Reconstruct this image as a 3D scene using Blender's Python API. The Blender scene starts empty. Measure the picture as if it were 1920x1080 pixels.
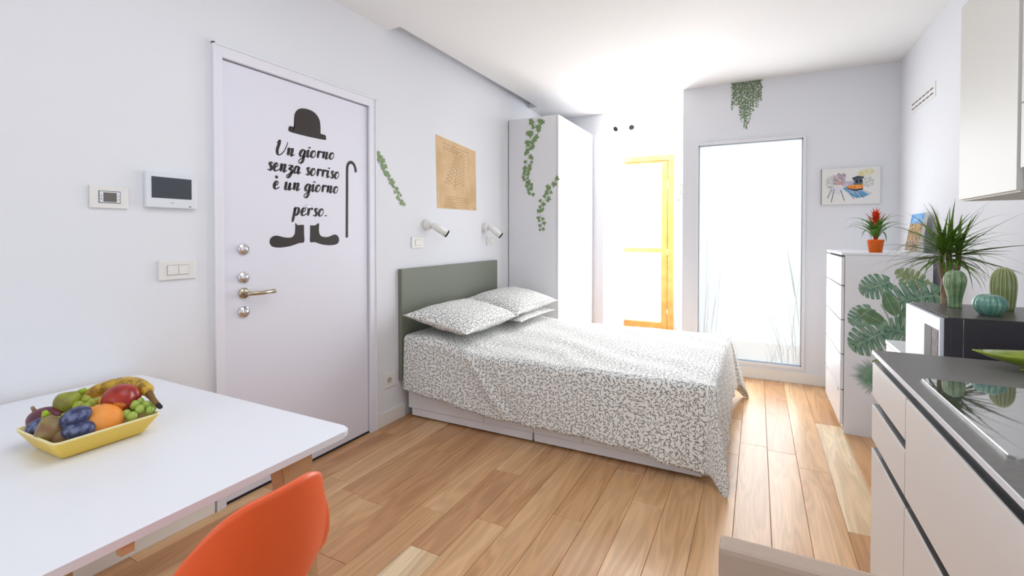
import bpy, bmesh, math, random
from mathutils import Vector, Matrix, noise
S = bpy.context.scene
COL = S.collection
PI = math.pi
rnd = random.Random(7)

# ------------------------------------------------------------------ camera
F_PX = 895.0
yaw = math.atan2(460, 895)
pit = math.radians(0.9)
cd = bpy.data.cameras.new('camera')
cam = bpy.data.objects.new('camera', cd)
COL.objects.link(cam)
cam.location = (0, 0, 1.30)
cam.rotation_euler = (PI/2 - pit, 0, yaw)
cd.sensor_width = 36.0
cd.lens = 36.0*F_PX/1920.0
cd.shift_y = -(540-(441+F_PX*math.tan(pit)))/1920.0
cd.clip_start = 0.02
S.camera = cam

# ------------------------------------------------------------------ world, lights, exposure
S.view_settings.view_transform = 'Standard'
S.view_settings.look = 'None'
S.view_settings.gamma = 1.0
S.view_settings.use_curve_mapping = False
S.view_settings.exposure = 0.08
W = bpy.data.worlds.new('World')
S.world = W
W.use_nodes = True
bg = W.node_tree.nodes['Background']
bg.inputs[0].default_value = (0.93, 0.97, 1.0, 1)
bg.inputs[1].default_value = 1.8

def area(name, loc, rot, sx, sy, power, col=(1, 1, 1)):
    l = bpy.data.lights.new(name, 'AREA')
    l.shape = 'RECTANGLE'; l.size = sx; l.size_y = sy
    l.energy = power; l.color = col
    o = bpy.data.objects.new(name, l)
    o.location = loc; o.rotation_euler = rot
    COL.objects.link(o)
    return o
# added soft fill under the ceiling, out of view and without a fixture
area('ceiling_fill', (-0.5, 1.05, 2.68), (0, 0, 0), 1.8, 1.4, 18.5, (0.88, 0.93, 1.0))
# added cool fill lamp behind the camera, before the rear opening
area('rear_fill', (-0.6, -1.95, 1.5), (PI/2, 0, 0), 2.6, 2.0, 4.5, (0.78, 0.86, 1.0))
# daylight of the balcony door at the end of the alcove
area('balcony_daylight', (-1.35, 6.36, 1.5), (-PI/2, 0, 0), 0.8, 1.9, 75, (1.0, 1.0, 1.0))
# daylight behind the frosted pane
area('frosted_daylight', (-0.07, 4.80, 1.2), (-PI/2, 0, 0), 0.8, 1.9, 22, (0.97, 0.99, 1.0))

# ------------------------------------------------------------------ materials
MATS = {}
def mat(name, col, rough=0.5, metal=0.0, spec=0.5, coat=0.0, trans=0.0, ior=1.45, bump=None, sheen=0.0, mott=None):
    """plain principled; bump=(scale, strength); mott=(scale, colour2, amount)"""
    if name in MATS: return MATS[name]
    m = bpy.data.materials.new(name); m.use_nodes = True
    nt = m.node_tree; b = nt.nodes['Principled BSDF']
    b.inputs['Base Color'].default_value = (*col, 1)
    b.inputs['Roughness'].default_value = rough
    b.inputs['Metallic'].default_value = metal
    b.inputs['Specular IOR Level'].default_value = spec
    b.inputs['Coat Weight'].default_value = coat
    b.inputs['Transmission Weight'].default_value = trans
    b.inputs['IOR'].default_value = ior
    b.inputs['Sheen Weight'].default_value = sheen
    tc = nt.nodes.new('ShaderNodeTexCoord')
    if bump:
        n = nt.nodes.new('ShaderNodeTexNoise'); n.inputs['Scale'].default_value = bump[0]; n.inputs['Detail'].default_value = 3
        bp = nt.nodes.new('ShaderNodeBump'); bp.inputs['Strength'].default_value = bump[1]; bp.inputs['Distance'].default_value = 0.002
        nt.links.new(tc.outputs['Object'], n.inputs['Vector'])
        nt.links.new(n.outputs['Fac'], bp.inputs['Height'])
        nt.links.new(bp.outputs['Normal'], b.inputs['Normal'])
    if mott:
        n = nt.nodes.new('ShaderNodeTexNoise'); n.inputs['Scale'].default_value = mott[0]; n.inputs['Detail'].default_value = 4
        nt.links.new(tc.outputs['Object'], n.inputs['Vector'])
        mr = nt.nodes.new('ShaderNodeMapRange')
        mr.inputs['From Min'].default_value = 0.42; mr.inputs['From Max'].default_value = 0.62
        mr.inputs['To Max'].default_value = mott[2]
        nt.links.new(n.outputs['Fac'], mr.inputs['Value'])
        mx = nt.nodes.new('ShaderNodeMix'); mx.data_type = 'RGBA'
        mx.inputs['A'].default_value = (*col, 1); mx.inputs['B'].default_value = (*mott[1], 1)
        nt.links.new(mr.outputs['Result'], mx.inputs['Factor'])
        nt.links.new(mx.outputs['Result'], b.inputs['Base Color'])
    MATS[name] = m
    return m
def srgb(r, g, b):
    f = lambda c: (c/255/12.92) if c/255 <= 0.04045 else ((c/255+0.055)/1.055)**2.4
    return (f(r), f(g), f(b))

M_wall = mat('wall_paint', srgb(231, 233, 238), 0.9, bump=(220, 0.06))
M_ceil = mat('ceiling_paint', srgb(236, 236, 236), 0.95)
M_door = mat('door_lacquer', srgb(230, 230, 241), 0.45)
M_case = mat('door_casing', srgb(233, 233, 241), 0.5)
M_dark = mat('shadow_gap', (0.02, 0.02, 0.025), 0.8)
M_white = mat('white_laminate', srgb(236, 236, 240), 0.28)
M_whitem = mat('white_matt_laminate', srgb(234, 234, 238), 0.5)
M_black = mat('black_vinyl', srgb(48, 40, 38), 0.6)
M_chrome = mat('chrome', (0.75, 0.75, 0.76), 0.14, 1.0)
M_brass = mat('satin_nickel', srgb(190, 180, 158), 0.28, 1.0)
M_plast = mat('white_plastic', srgb(232, 231, 228), 0.35)
M_plast2 = mat('cool_white_plastic', srgb(226, 230, 236), 0.3)
M_seam = mat('plastic_seam', srgb(170, 160, 158), 0.6)
M_screen = mat('dark_screen', srgb(70, 74, 82), 0.15)
M_lcd = mat('lcd', srgb(110, 108, 104), 0.3)
M_wood = mat('pale_wood', srgb(206, 170, 128), 0.5, mott=(9, srgb(180, 140, 98), 0.6))
M_orange = mat('orange_plastic', srgb(238, 98, 48), 0.4)
M_beige = mat('beige_fabric', srgb(178, 158, 143), 0.85, bump=(600, 0.15))
M_headb = mat('grey_green_board', srgb(118, 123, 110), 0.55)
M_work = mat('grey_worktop', srgb(112, 110, 107), 0.42, mott=(60, srgb(98, 96, 94), 0.5))
M_front = mat('kitchen_front', srgb(222, 217, 213), 0.4)
M_upper = mat('upper_cabinet_front', srgb(204, 203, 197), 0.45)
M_alu = mat('aluminium', (0.7, 0.7, 0.72), 0.25, 1.0)
M_mw = mat('charcoal_metal', srgb(52, 50, 56), 0.45)
M_mwtop = mat('microwave_top', srgb(84, 78, 74), 0.3)
M_glassblack = mat('ceramic_glass', (0.32, 0.31, 0.30), 0.03, 0.75, 0.8, coat=1.0)
M_green = mat('leaf_green', srgb(100, 132, 46), 0.4, mott=(14, srgb(62, 96, 28), 0.9))
M_green2 = mat('bromeliad_green', srgb(92, 136, 52), 0.4, mott=(16, srgb(56, 100, 34), 0.8))
M_brom = mat('bromeliad_flower', srgb(214, 52, 20), 0.4, mott=(40, srgb(236, 110, 50), 0.8))
M_pot = mat('orange_pot', srgb(238, 108, 24), 0.45)
M_trunk = mat('dracaena_trunk', srgb(160, 140, 116), 0.85, bump=(60, 0.8), mott=(50, srgb(120, 98, 76), 0.7))
M_ivy = mat('ivy_print', srgb(96, 130, 78), 0.55, mott=(70, srgb(160, 180, 130), 0.9))
M_ivy2 = mat('ivy_print_pale', srgb(104, 128, 100), 0.55, mott=(70, srgb(160, 176, 146), 0.8))
M_mon = mat('monstera_print', srgb(106, 146, 122), 0.55, mott=(25, srgb(146, 174, 148), 0.9))
M_mon2 = mat('rubber_leaf_print', srgb(92, 124, 88), 0.55, mott=(25, srgb(116, 146, 108), 0.9))
M_mon3 = mat('olive_leaf_print', srgb(140, 158, 110), 0.55, mott=(25, srgb(164, 178, 132), 0.9))
M_vein = mat('vein_print', srgb(186, 204, 184), 0.55)
M_cg1 = mat('celadon_glaze', srgb(104, 138, 98), 0.12, coat=0.8, mott=(30, srgb(140, 166, 120), 0.9))
M_cg2 = mat('olive_glaze', srgb(128, 146, 88), 0.2, coat=0.6)
M_cg3 = mat('teal_glaze', srgb(84, 142, 128), 0.1, coat=1.0, mott=(30, srgb(120, 170, 150), 0.8))
M_cream = mat('cream_glaze', srgb(214, 214, 170), 0.3)
M_dish = mat('lime_glaze', srgb(140, 164, 38), 0.12, coat=1.0, mott=(12, srgb(184, 190, 60), 0.7))
M_honey = mat('honey_wood', srgb(222, 168, 96), 0.45, mott=(7, srgb(200, 138, 66), 0.6))
M_yel = mat('yellow_ceramic', srgb(238, 204, 92), 0.3)
M_paper = mat('aged_paper', srgb(222, 190, 150), 0.85, mott=(5, srgb(204, 172, 124), 0.8))
M_ink = mat('brown_ink', srgb(150, 118, 84), 0.9)

def mkglass(name, tint, frost):
    m = bpy.data.materials.new(name); m.use_nodes = True
    nt = m.node_tree; nt.nodes.remove(nt.nodes['Principled BSDF'])
    out = nt.nodes['Material Output']
    tr = nt.nodes.new('ShaderNodeBsdfTransparent'); tr.inputs[0].default_value = (*tint, 1)
    if frost:
        b = nt.nodes.new('ShaderNodeBsdfTranslucent'); b.inputs[0].default_value = (0.92, 0.95, 0.97, 1)
        mx = nt.nodes.new('ShaderNodeMixShader'); mx.inputs[0].default_value = frost
        nt.links.new(tr.outputs[0], mx.inputs[1]); nt.links.new(b.outputs[0], mx.inputs[2])
        src = mx.outputs[0]
    else: src = tr.outputs[0]
    g = nt.nodes.new('ShaderNodeBsdfGlossy'); g.inputs['Roughness'].default_value = 0.25 if frost else 0.02
    m2 = nt.nodes.new('ShaderNodeMixShader'); m2.inputs[0].default_value = 0.05
    nt.links.new(src, m2.inputs[1]); nt.links.new(g.outputs[0], m2.inputs[2])
    nt.links.new(m2.outputs[0], out.inputs['Surface'])
    return m
M_pane = mkglass('clear_glass', (0.97, 0.98, 0.98), 0)
M_frost = mkglass('frosted_glass', (0.9, 0.95, 0.97), 0.55)
M_etch = mat('etched_grass', srgb(205, 216, 218), 0.8)
M_etch2 = mat('etched_grass_green', srgb(170, 190, 150), 0.8)
for mm in (M_etch, M_etch2):
    mm.node_tree.nodes['Principled BSDF'].inputs['Alpha'].default_value = 0.55

def plank_mat(name, c1, c2, c3, vary=True):
    m = bpy.data.materials.new(name); m.use_nodes = True
    nt = m.node_tree; N = nt.nodes; L = nt.links; b = N['Principled BSDF']
    tc = N.new('ShaderNodeTexCoord'); oi = N.new('ShaderNodeObjectInfo')
    mul = N.new('ShaderNodeMath'); mul.operation = 'MULTIPLY'; mul.inputs[1].default_value = 37.0
    L.new(oi.outputs['Random'], mul.inputs[0])
    cmb = N.new('ShaderNodeCombineXYZ'); L.new(mul.outputs[0], cmb.inputs[0]); L.new(mul.outputs[0], cmb.inputs[1]); L.new(mul.outputs[0], cmb.inputs[2])
    add = N.new('ShaderNodeVectorMath'); add.operation = 'ADD'
    L.new(tc.outputs['Object'], add.inputs[0]); L.new(cmb.outputs[0], add.inputs[1])
    mp = N.new('ShaderNodeMapping'); mp.inputs['Scale'].default_value = (8, 0.8, 8)
    L.new(add.outputs[0], mp.inputs['Vector'])
    n1 = N.new('ShaderNodeTexNoise'); n1.inputs['Scale'].default_value = 1.0; n1.inputs['Detail'].default_value = 2.0; n1.inputs['Distortion'].default_value = 0.5
    L.new(mp.outputs[0], n1.inputs['Vector'])
    # cathedral rings: sine of a smooth noise field
    m1 = N.new('ShaderNodeMath'); m1.operation = 'MULTIPLY'; m1.inputs[1].default_value = 60.0; L.new(n1.outputs['Fac'], m1.inputs[0])
    m2 = N.new('ShaderNodeMath'); m2.operation = 'SINE'; L.new(m1.outputs[0], m2.inputs[0])
    mp2 = N.new('ShaderNodeMapping'); mp2.inputs['Scale'].default_value = (170, 5, 50); L.new(add.outputs[0], mp2.inputs['Vector'])
    n2 = N.new('ShaderNodeTexNoise'); n2.inputs['Scale'].default_value = 1.0; n2.inputs['Detail'].default_value = 3.0; L.new(mp2.outputs[0], n2.inputs['Vector'])
    # base tone per plank
    rmp = N.new('ShaderNodeValToRGB'); e = rmp.color_ramp.elements
    e[0].position = 0.0; e[0].color = (*c1, 1); e[1].position = 1.0; e[1].color = (*c3, 1)
    k = e.new(0.5); k.color = (*c2, 1)
    L.new(oi.outputs['Random'], rmp.inputs[0])
    # broad variation inside the plank
    hs = N.new('ShaderNodeMix'); hs.data_type = 'RGBA'; hs.blend_type = 'MULTIPLY'
    mr = N.new('ShaderNodeMapRange'); mr.inputs['From Min'].default_value = 0.35; mr.inputs['From Max'].default_value = 0.65
    L.new(n1.outputs['Fac'], mr.inputs['Value']); L.new(mr.outputs['Result'], hs.inputs['Factor'])
    L.new(rmp.outputs[0], hs.inputs['A']); hs.inputs['B'].default_value = (0.80, 0.70, 0.60, 1)
    g = N.new('ShaderNodeMath'); g.operation = 'MULTIPLY_ADD'; g.inputs[1].default_value = 0.085; g.inputs[2].default_value = 0.0; L.new(m2.outputs[0], g.inputs[0])
    g2 = N.new('ShaderNodeMath'); g2.operation = 'MULTIPLY_ADD'; g2.inputs[1].default_value = 0.40; L.new(n2.outputs['Fac'], g2.inputs[0]); L.new(g.outputs[0], g2.inputs[2])
    g3 = N.new('ShaderNodeMath'); g3.operation = 'ADD'; g3.inputs[1].default_value = 0.80; L.new(g2.outputs[0], g3.inputs[0])
    vm = N.new('ShaderNodeVectorMath'); vm.operation = 'SCALE'; L.new(hs.outputs['Result'], vm.inputs[0]); L.new(g3.outputs[0], vm.inputs['Scale'])
    L.new(vm.outputs[0], b.inputs['Base Color'])
    b.inputs['Roughness'].default_value = 0.30
    b.inputs['Specular IOR Level'].default_value = 0.5
    return m
M_plank = plank_mat('oak_plank', srgb(214, 170, 124), srgb(220, 178, 132), srgb(228, 188, 144))
M_plankd = plank_mat('dark_plank', srgb(200, 152, 108), srgb(206, 160, 114), srgb(202, 154, 110))
M_plankl = plank_mat('pale_plank', srgb(236, 212, 176), srgb(238, 214, 180), srgb(234, 208, 170))

def fabric_mat():
    m = bpy.data.materials.new('sprig_print_cotton'); m.use_nodes = True
    nt = m.node_tree; N = nt.nodes; L = nt.links; b = N['Principled BSDF']
    uv = N.new('ShaderNodeUVMap'); uv.uv_map = 'UVMap'
    def layer(scale, off, lx, ly, seedmul):
        mp = N.new('ShaderNodeMapping'); mp.inputs['Location'].default_value = (off, off*1.7, 0); L.new(uv.outputs[0], mp.inputs['Vector'])
        vo = N.new('ShaderNodeTexVoronoi'); vo.voronoi_dimensions = '2D'; vo.inputs['Scale'].default_value = scale; vo.inputs['Randomness'].default_value = 0.75
        L.new(mp.outputs[0], vo.inputs['Vector'])
        sub = N.new('ShaderNodeVectorMath'); sub.operation = 'SUBTRACT'
        L.new(mp.outputs[0], sub.inputs[0]); L.new(vo.outputs['Position'], sub.inputs[1])
        sep = N.new('ShaderNodeSeparateColor'); L.new(vo.outputs['Color'], sep.inputs[0])
        a = N.new('ShaderNodeMath'); a.operation = 'MULTIPLY'; a.inputs[1].default_value = seedmul; L.new(sep.outputs[0], a.inputs[0])
        rot = N.new('ShaderNodeVectorRotate'); rot.rotation_type = 'Z_AXIS'; L.new(sub.outputs[0], rot.inputs['Vector']); L.new(a.outputs[0], rot.inputs['Angle'])
        sc = N.new('ShaderNodeVectorMath'); sc.operation = 'MULTIPLY'; sc.inputs[1].default_value = (1/lx, 1/ly, 0); L.new(rot.outputs[0], sc.inputs[0])
        ln = N.new('ShaderNodeVectorMath'); ln.operation = 'LENGTH'; L.new(sc.outputs[0], ln.inputs[0])
        lt = N.new('ShaderNodeMapRange'); lt.inputs['From Min'].default_value = 0.85; lt.inputs['From Max'].default_value = 1.1
        lt.inputs['To Min'].default_value = 1.0; lt.inputs['To Max'].default_value = 0.0; L.new(ln.outputs['Value'], lt.inputs['Value'])
        return lt.outputs['Result']
    l1 = layer(36, 0.0, 0.0115, 0.0025, 3.4)
    l2 = layer(36, 3.13, 0.0115, 0.0024, 3.4)
    l3 = layer(42, 7.77, 0.0095, 0.0022, 6.28)
    l4 = layer(20, 5.2, 0.020, 0.0006, 3.4)
    cur = l1
    for o in (l2, l3, l4):
        mx = N.new('ShaderNodeMath'); mx.operation = 'MAXIMUM'; L.new(cur, mx.inputs[0]); L.new(o, mx.inputs[1]); cur = mx.outputs[0]
    mix = N.new('ShaderNodeMix'); mix.data_type = 'RGBA'; L.new(cur, mix.inputs['Factor'])
    mix.inputs['A'].default_value = (*srgb(240, 240, 237), 1); mix.inputs['B'].default_value = (*srgb(122, 126, 122), 1)
    L.new(mix.outputs['Result'], b.inputs['Base Color'])
    b.inputs['Roughness'].default_value = 0.8; b.inputs['Sheen Weight'].default_value = 0.15
    return m
M_fab = fabric_mat()

# ------------------------------------------------------------------ mesh helpers
def quadbox(bm, x0, x1, y0, y1, z0, z1, mi=0, bev=0.0):
    vs = [bm.verts.new((x, y, z)) for z in (z0, z1) for y in (y0, y1) for x in (x0, x1)]
    fs = []
    for idx in ((0, 2, 3, 1), (4, 5, 7, 6), (0, 1, 5, 4), (2, 6, 7, 3), (0, 4, 6, 2), (1, 3, 7, 5)):
        f = bm.faces.new([vs[i] for i in idx]); f.material_index = mi; fs.append(f)
    if bev > 0:
        es = list({e for f in fs for e in f.edges})
        r = bmesh.ops.bevel(bm, geom=es, offset=bev, segments=2, affect='EDGES', profile=0.6)
        for f in r['faces']: f.material_index = mi
    return vs
def link(name, bm, mats, parent=None, smooth=False, loc=None):
    me = bpy.data.meshes.new(name); bmesh.ops.recalc_face_normals(bm, faces=bm.faces[:]); bm.to_mesh(me); bm.free()
    for m in (mats if isinstance(mats, (list, tuple)) else [mats]): me.materials.append(m)
    if smooth:
        for p in me.polygons: p.use_smooth = True
    o = bpy.data.objects.new(name, me); COL.objects.link(o)
    if parent is not None: o.parent = parent
    if loc is not None: o.location = loc
    return o
def box(name, x0, x1, y0, y1, z0, z1, m, parent=None, bev=0.0):
    bm = bmesh.new(); quadbox(bm, x0, x1, y0, y1, z0, z1, 0, bev)
    o = link(name, bm, m, parent)
    return o
def boxes(name, lst, m, parent=None, bev=0.0):
    bm = bmesh.new()
    for b in lst: quadbox(bm, *b, 0, bev)
    return link(name, bm, m, parent)
def empty(name, loc=(0, 0, 0), rz=0.0):
    o = bpy.data.objects.new(name, None); COL.objects.link(o); o.location = loc; o.rotation_euler = (0, 0, rz)
    o.empty_display_size = 0.1
    return o
def tag(o, label, cat, group=None, kind=None):
    o['label'] = label; o['category'] = cat
    if group: o['group'] = group
    if kind: o['kind'] = kind
    return o
def thing(name, label, cat, loc=(0, 0, 0), rz=0.0, group=None):
    return tag(empty(name, loc, rz), label, cat, group)
def struct(o):
    o['kind'] = 'structure'; return o
def frame_of(d):
    d = Vector(d).normalized(); up = Vector((0, 0, 1)) if abs(d.z) < 0.95 else Vector((1, 0, 0))
    a = d.cross(up).normalized(); b = d.cross(a).normalized(); return a, b
def tube(bm, pts, rad, seg=10, cap=True, mi=0, sq=1.0):
    pts = [Vector(p) for p in pts]; n = len(pts); rings = []
    if not hasattr(rad, '__len__'): rad = [rad]*n
    a = b = None
    for i, p in enumerate(pts):
        d = (pts[min(i+1, n-1)]-pts[max(i-1, 0)]).normalized()
        if a is None: a, b = frame_of(d)
        else:
            a = (a-d*a.dot(d)).normalized(); b = d.cross(a).normalized()
        rings.append([bm.verts.new(p+(a*math.cos(2*PI*k/seg)+b*math.sin(2*PI*k/seg)*sq)*rad[i]) for k in range(seg)])
    for r, s in zip(rings, rings[1:]):
        for k in range(seg):
            f = bm.faces.new((r[k], r[(k+1) % seg], s[(k+1) % seg], s[k])); f.material_index = mi
    if cap:
        for r in (rings[0], rings[-1]):
            f = bm.faces.new(r); f.material_index = mi
def lathe(bm, prof, seg=24, axis_o=(0, 0, 0), fn=None, mi=0, cap=True):
    """prof: list of (r, z) ; fn(r,z,ang)->r for ribs"""
    rings = []
    O = Vector(axis_o)
    for r, z in prof:
        ring = []
        for k in range(seg):
            a = 2*PI*k/seg; rr = fn(r, z, a) if fn else r
            ring.append(bm.verts.new(O+Vector((rr*math.cos(a), rr*math.sin(a), z))))
        rings.append(ring)
    for r, s in zip(rings, rings[1:]):
        for k in range(seg):
            f = bm.faces.new((r[k], r[(k+1) % seg], s[(k+1) % seg], s[k])); f.material_index = mi
    if cap:
        for r in (rings[0], rings[-1]):
            f = bm.faces.new(r); f.material_index = mi
def ball(bm, c, rx, ry, rz, rot=None, u=20, v=12, fn=None):
    n0 = len(bm.verts)
    r = bmesh.ops.create_uvsphere(bm, u_segments=u, v_segments=v, radius=1.0)
    R = rot.to_matrix() if rot else Matrix.Identity(3)
    for w in r['verts']:
        p = w.co.copy()
        if fn: p = fn(p)
        w.co = Vector(c)+R @ Vector((p.x*rx, p.y*ry, p.z*rz))
def xform(bm, M):
    for v in bm.verts: v.co = M @ v.co
def extrude_poly(bm, pts2, to3, depth, mi=0):
    """pts2 outline, to3(x,y,h)->Vector ; a solid of given depth"""
    a = [bm.verts.new(to3(x, y, 0)) for x, y in pts2]; b = [bm.verts.new(to3(x, y, depth)) for x, y in pts2]
    f = bm.faces.new(a); f.material_index = mi
    f = bm.faces.new(b); f.material_index = mi
    n = len(a)
    for i in range(n):
        f = bm.faces.new((a[i], a[(i+1) % n], b[(i+1) % n], b[i])); f.material_index = mi
def dup(o, parent):
    c = o.copy(); COL.objects.link(c); c.parent = parent; return c
def catmull(P, n=8):
    P = [Vector((*p, 0)) if len(p) == 2 else Vector(p) for p in P]
    if len(P) < 3: return [P[0].lerp(P[1], t/n) for t in range(n+1)]
    Q = [P[0]*2-P[1]]+P+[P[-1]*2-P[-2]]; out = []
    for i in range(1, len(Q)-2):
        a, b, c, d = Q[i-1:i+3]
        for k in range(n):
            t = k/n
            out.append(0.5*((2*b)+(c-a)*t+(2*a-5*b+4*c-d)*t*t+(3*b-a-3*c+d)*t**3))
    out.append(Q[-2]); return out

# ------------------------------------------------------------------ setting
XL, XR, YF, ZC = -2.26, 1.02, 4.86, 2.70
floor = struct(box('floor', -2.36, 1.12, -2.3, 6.5, -0.06, -0.021, mat('floor_bed', (0.12, 0.08, 0.05), 0.9)))
# planks run towards the window
PW = 0.15
def plank_mesh(L):
    bm = bmesh.new(); g = 0.0006; h = 0.0015
    x0, x1, y0, y1 = g, PW-g, g, L-g
    lo = [bm.verts.new(p) for p in ((x0, y0, -0.021), (x1, y0, -0.021), (x1, y1, -0.021), (x0, y1, -0.021))]
    mi = [bm.verts.new(p) for p in ((x0, y0, -h), (x1, y0, -h), (x1, y1, -h), (x0, y1, -h))]
    hi = [bm.verts.new(p) for p in ((x0+h, y0+h, 0), (x1-h, y0+h, 0), (x1-h, y1-h, 0), (x0+h, y1-h, 0))]
    bm.faces.new(hi); bm.faces.new(lo[::-1])
    for A, B in ((lo, mi), (mi, hi)):
        for i in range(4): bm.faces.new((A[i], A[(i+1) % 4], B[(i+1) % 4], B[i]))
    bmesh.ops.recalc_face_normals(bm, faces=bm.faces[:])
    me = bpy.data.meshes.new('plank'); bm.to_mesh(me); bm.free(); return me
PM = {}
def plank(x, y, L, m):
    L = round(L, 2)
    if L < 0.05: return
    key = (L, m.name)
    if key not in PM:
        me = plank_mesh(L); me.materials.append(m); PM[key] = me
    o = bpy.data.objects.new('plank', PM[key]); COL.objects.link(o); o.parent = floor; o.location = (x, y, 0)
X0 = 0.063
rows = range(-16, 7)
fixed = {  # row: joints (y) and the material above each joint as seen in the photo
    2: ([-0.4, 1.0, 2.52, 3.88, 5.2], {2: M_plankl, 1: M_plankd}),
    -9: ([-1.0, 0.2, 1.57, 2.3, 3.6], {1: M_plankl}),
    -8: ([-0.6, 0.7, 1.86, 3.1, 4.3], {}),
    -1: ([-0.5, 0.8, 2.1, 3.3, 4.7], {}),
}
for r in rows:
    x = X0+r*PW
    if x < XL-0.16 or x > XR: continue
    if r in fixed:
        J, special = fixed[r]
        J = [-2.3]+J+[6.5]; off = 1
    else:
        J = [-2.3]; y = -2.3+rnd.uniform(0.3, 1.2)
        while y < 6.4:
            J.append(round(y, 2)); y += rnd.choice((0.6, 1.2, 1.5, 1.5, 1.8))
        J.append(6.5); special = {}; off = 0
    for i in range(len(J)-1):
        m = special.get(i-off+0) if special else None
        if m is None: m = M_plankd if rnd.random() < 0.22 else M_plank
        plank(x, J[i], J[i+1]-J[i], m)

# left wall with the entrance opening
DY0, DY1, DZ = 1.378, 2.362, 2.160
wl = struct(boxes('wall_left', [(-2.40, XL, -2.3, DY0, 0, ZC+.25), (-2.40, XL, DY1, 6.5, 0, ZC+.25), (-2.40, XL, DY0, DY1, DZ, ZC+.25), (-2.40, -2.37, DY0, DY1, 0, DZ)], M_wall))
struct(box('wall_right', XR, XR+.1, -2.3, 5.0, 0, ZC, M_wall))
WX0, WX1, WZ0, WZ1 = -0.525, 0.372, 0.120, 2.172
struct(boxes('wall_far', [(-0.645, WX0, YF, YF+.12, 0, ZC), (WX1, XR, YF, YF+.12, 0, ZC), (WX0, WX1, YF, YF+.12, 0, WZ0), (WX0, WX1, YF, YF+.12, WZ1, ZC)], M_wall))
struct(box('wall_alcove', -0.645, -0.545, YF+.12, 6.5, 0, ZC, M_wall))
struct(box('wall_partition', XL, -1.585, 5.40, 6.4, 0, ZC, M_wall))
GX0, GX1, GZ = -1.86, -0.955, 2.335
struct(boxes('wall_end', [(-2.26, GX0, 6.4, 6.5, 0, ZC), (GX1, -0.545, 6.4, 6.5, 0, ZC), (GX0, GX1, 6.4, 6.5, GZ, ZC)], M_wall))
struct(boxes('wall_back', [(-2.36, -1.9, -2.4, -2.3, 0, ZC), (0.7, 1.12, -2.4, -2.3, 0, ZC), (-1.9, 0.7, -2.4, -2.3, 0, 0.4), (-1.9, 0.7, -2.4, -2.3, 2.5, ZC)], M_wall))  # opening added in this unseen wall to let sky light in
SX, SY0, SY1 = -2.145, 2.53, 4.78
struct(boxes('ceiling', [(SX, XR+.1, -2.4, 4.98, ZC, ZC+.06), (SX, -0.545, 4.98, 6.5, ZC, ZC+.06), (XL, SX, -2.4, SY0, ZC, ZC+.06), (XL, SX, SY1, 6.5, ZC, ZC+.06),
                         (XL, SX, SY0-.02, SY1+.02, ZC+.14, ZC+.2), (SX, SX+.02, SY0, SY1, ZC+.05, ZC+.2), (XL, SX, SY0-.02, SY0, ZC+.05, ZC+.2), (XL, SX, SY1, SY1+.02, ZC+.05, ZC+.2)], M_ceil))
# baseboards
def bboard(name, x0, x1, y0, y1):
    bm = bmesh.new(); quadbox(bm, x0, x1, y0, y1, 0, 0.095, 0, 0.003)
    return struct(link(name, bm, mat('skirting', srgb(236, 234, 228), 0.5)))
bboard('baseboard_left', XL, XL+.014, DY1+.045, 2.69)
bboard('baseboard_left_near', XL, XL+.014, -2.3, DY0-.045)
bboard('baseboard_far', -0.645, XR, YF-.014, YF)
bboard('baseboard_end', GX1+.07, -0.645, 6.386, 6.4)

# entrance door
d1 = struct(empty('door_1', (XL, 1.87, 0)))
def dbox(name, y0, y1, z0, z1, x0, x1, m, parent, bev=0.0):
    o = box(name, x0-XL, x1-XL, y0-1.87, y1-1.87, z0, z1, m, parent, bev); return o
leaf = dbox('door_leaf', 1.396, 2.343, 0.012, 2.134, XL-.055, XL-.006, M_door, d1, 0.002)
bm = bmesh.new()
for (y0, y1, z0, z1, x0, x1) in ((1.350, 1.389, 0, 2.192, XL-.06, XL+.012), (2.349, 2.400, 0, 2.192, XL-.06, XL+.012), (1.389, 2.349, 2.140, 2.192, XL-.06, XL+.012),
                                 (1.343, 1.352, 0, 2.20, XL, XL+.018), (2.398, 2.407, 0, 2.20, XL, XL+.018), (1.343, 2.407, 2.190, 2.20, XL, XL+.018)):
    quadbox(bm, x0-XL, x1-XL, y0-1.87, y1-1.87, z0, z1, 0, 0.0015)
link('door_frame', bm, M_case, d1)
dbox('threshold', 1.389, 2.349, 0.0, 0.010, XL-.10, XL-.004, M_dark, d1)
def rosette(y, z, knob=True):
    bm = bmesh.new()
    prof = [(0.0001, 0.0), (0.028, 0.0), (0.029, 0.006), (0.026, 0.010), (0.012, 0.011), (0.0115, 0.020), (0.010, 0.022), (0.0001, 0.022)] if knob else [(0.0001, 0), (0.026, 0), (0.026, 0.008), (0.0001, 0.009)]
    lathe(bm, prof, 24, cap=False)
    if knob: quadbox(bm, -0.002, 0.002, -0.012, 0.012, 0.021, 0.030)
    xform(bm, Matrix.Translation((0, y-1.87, z)) @ Matrix.Rotation(PI/2, 4, 'Y'))
    return bm
for z in (1.231, 1.091, 0.920):
    o = link('lock_rosette', rosette(1.494, z), M_chrome, d1, True); o.location = (-0.006, 0, 0)
bm = rosette(1.494, 1.013, False)
tube(bm, [(0.0, -0.376, 1.013), (0.045, -0.376, 1.013)], 0.009, 12)
tube(bm, [(0.045, -0.386, 1.012), (0.047, -0.30, 1.010), (0.047, -0.235, 1.012)], 0.0105, 14)
link('door_handle', bm, M_brass, d1, True).location = (-0.006, 0, 0)
bm = bmesh.new(); lathe(bm, [(0.0001, 0), (0.011, 0), (0.011, 0.004), (0.007, 0.005), (0.0001, 0.003)], 20, cap=False)
xform(bm, Matrix.Translation((-0.006, 1.879-1.87, 1.462)) @ Matrix.Rotation(PI/2, 4, 'Y'))
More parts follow.
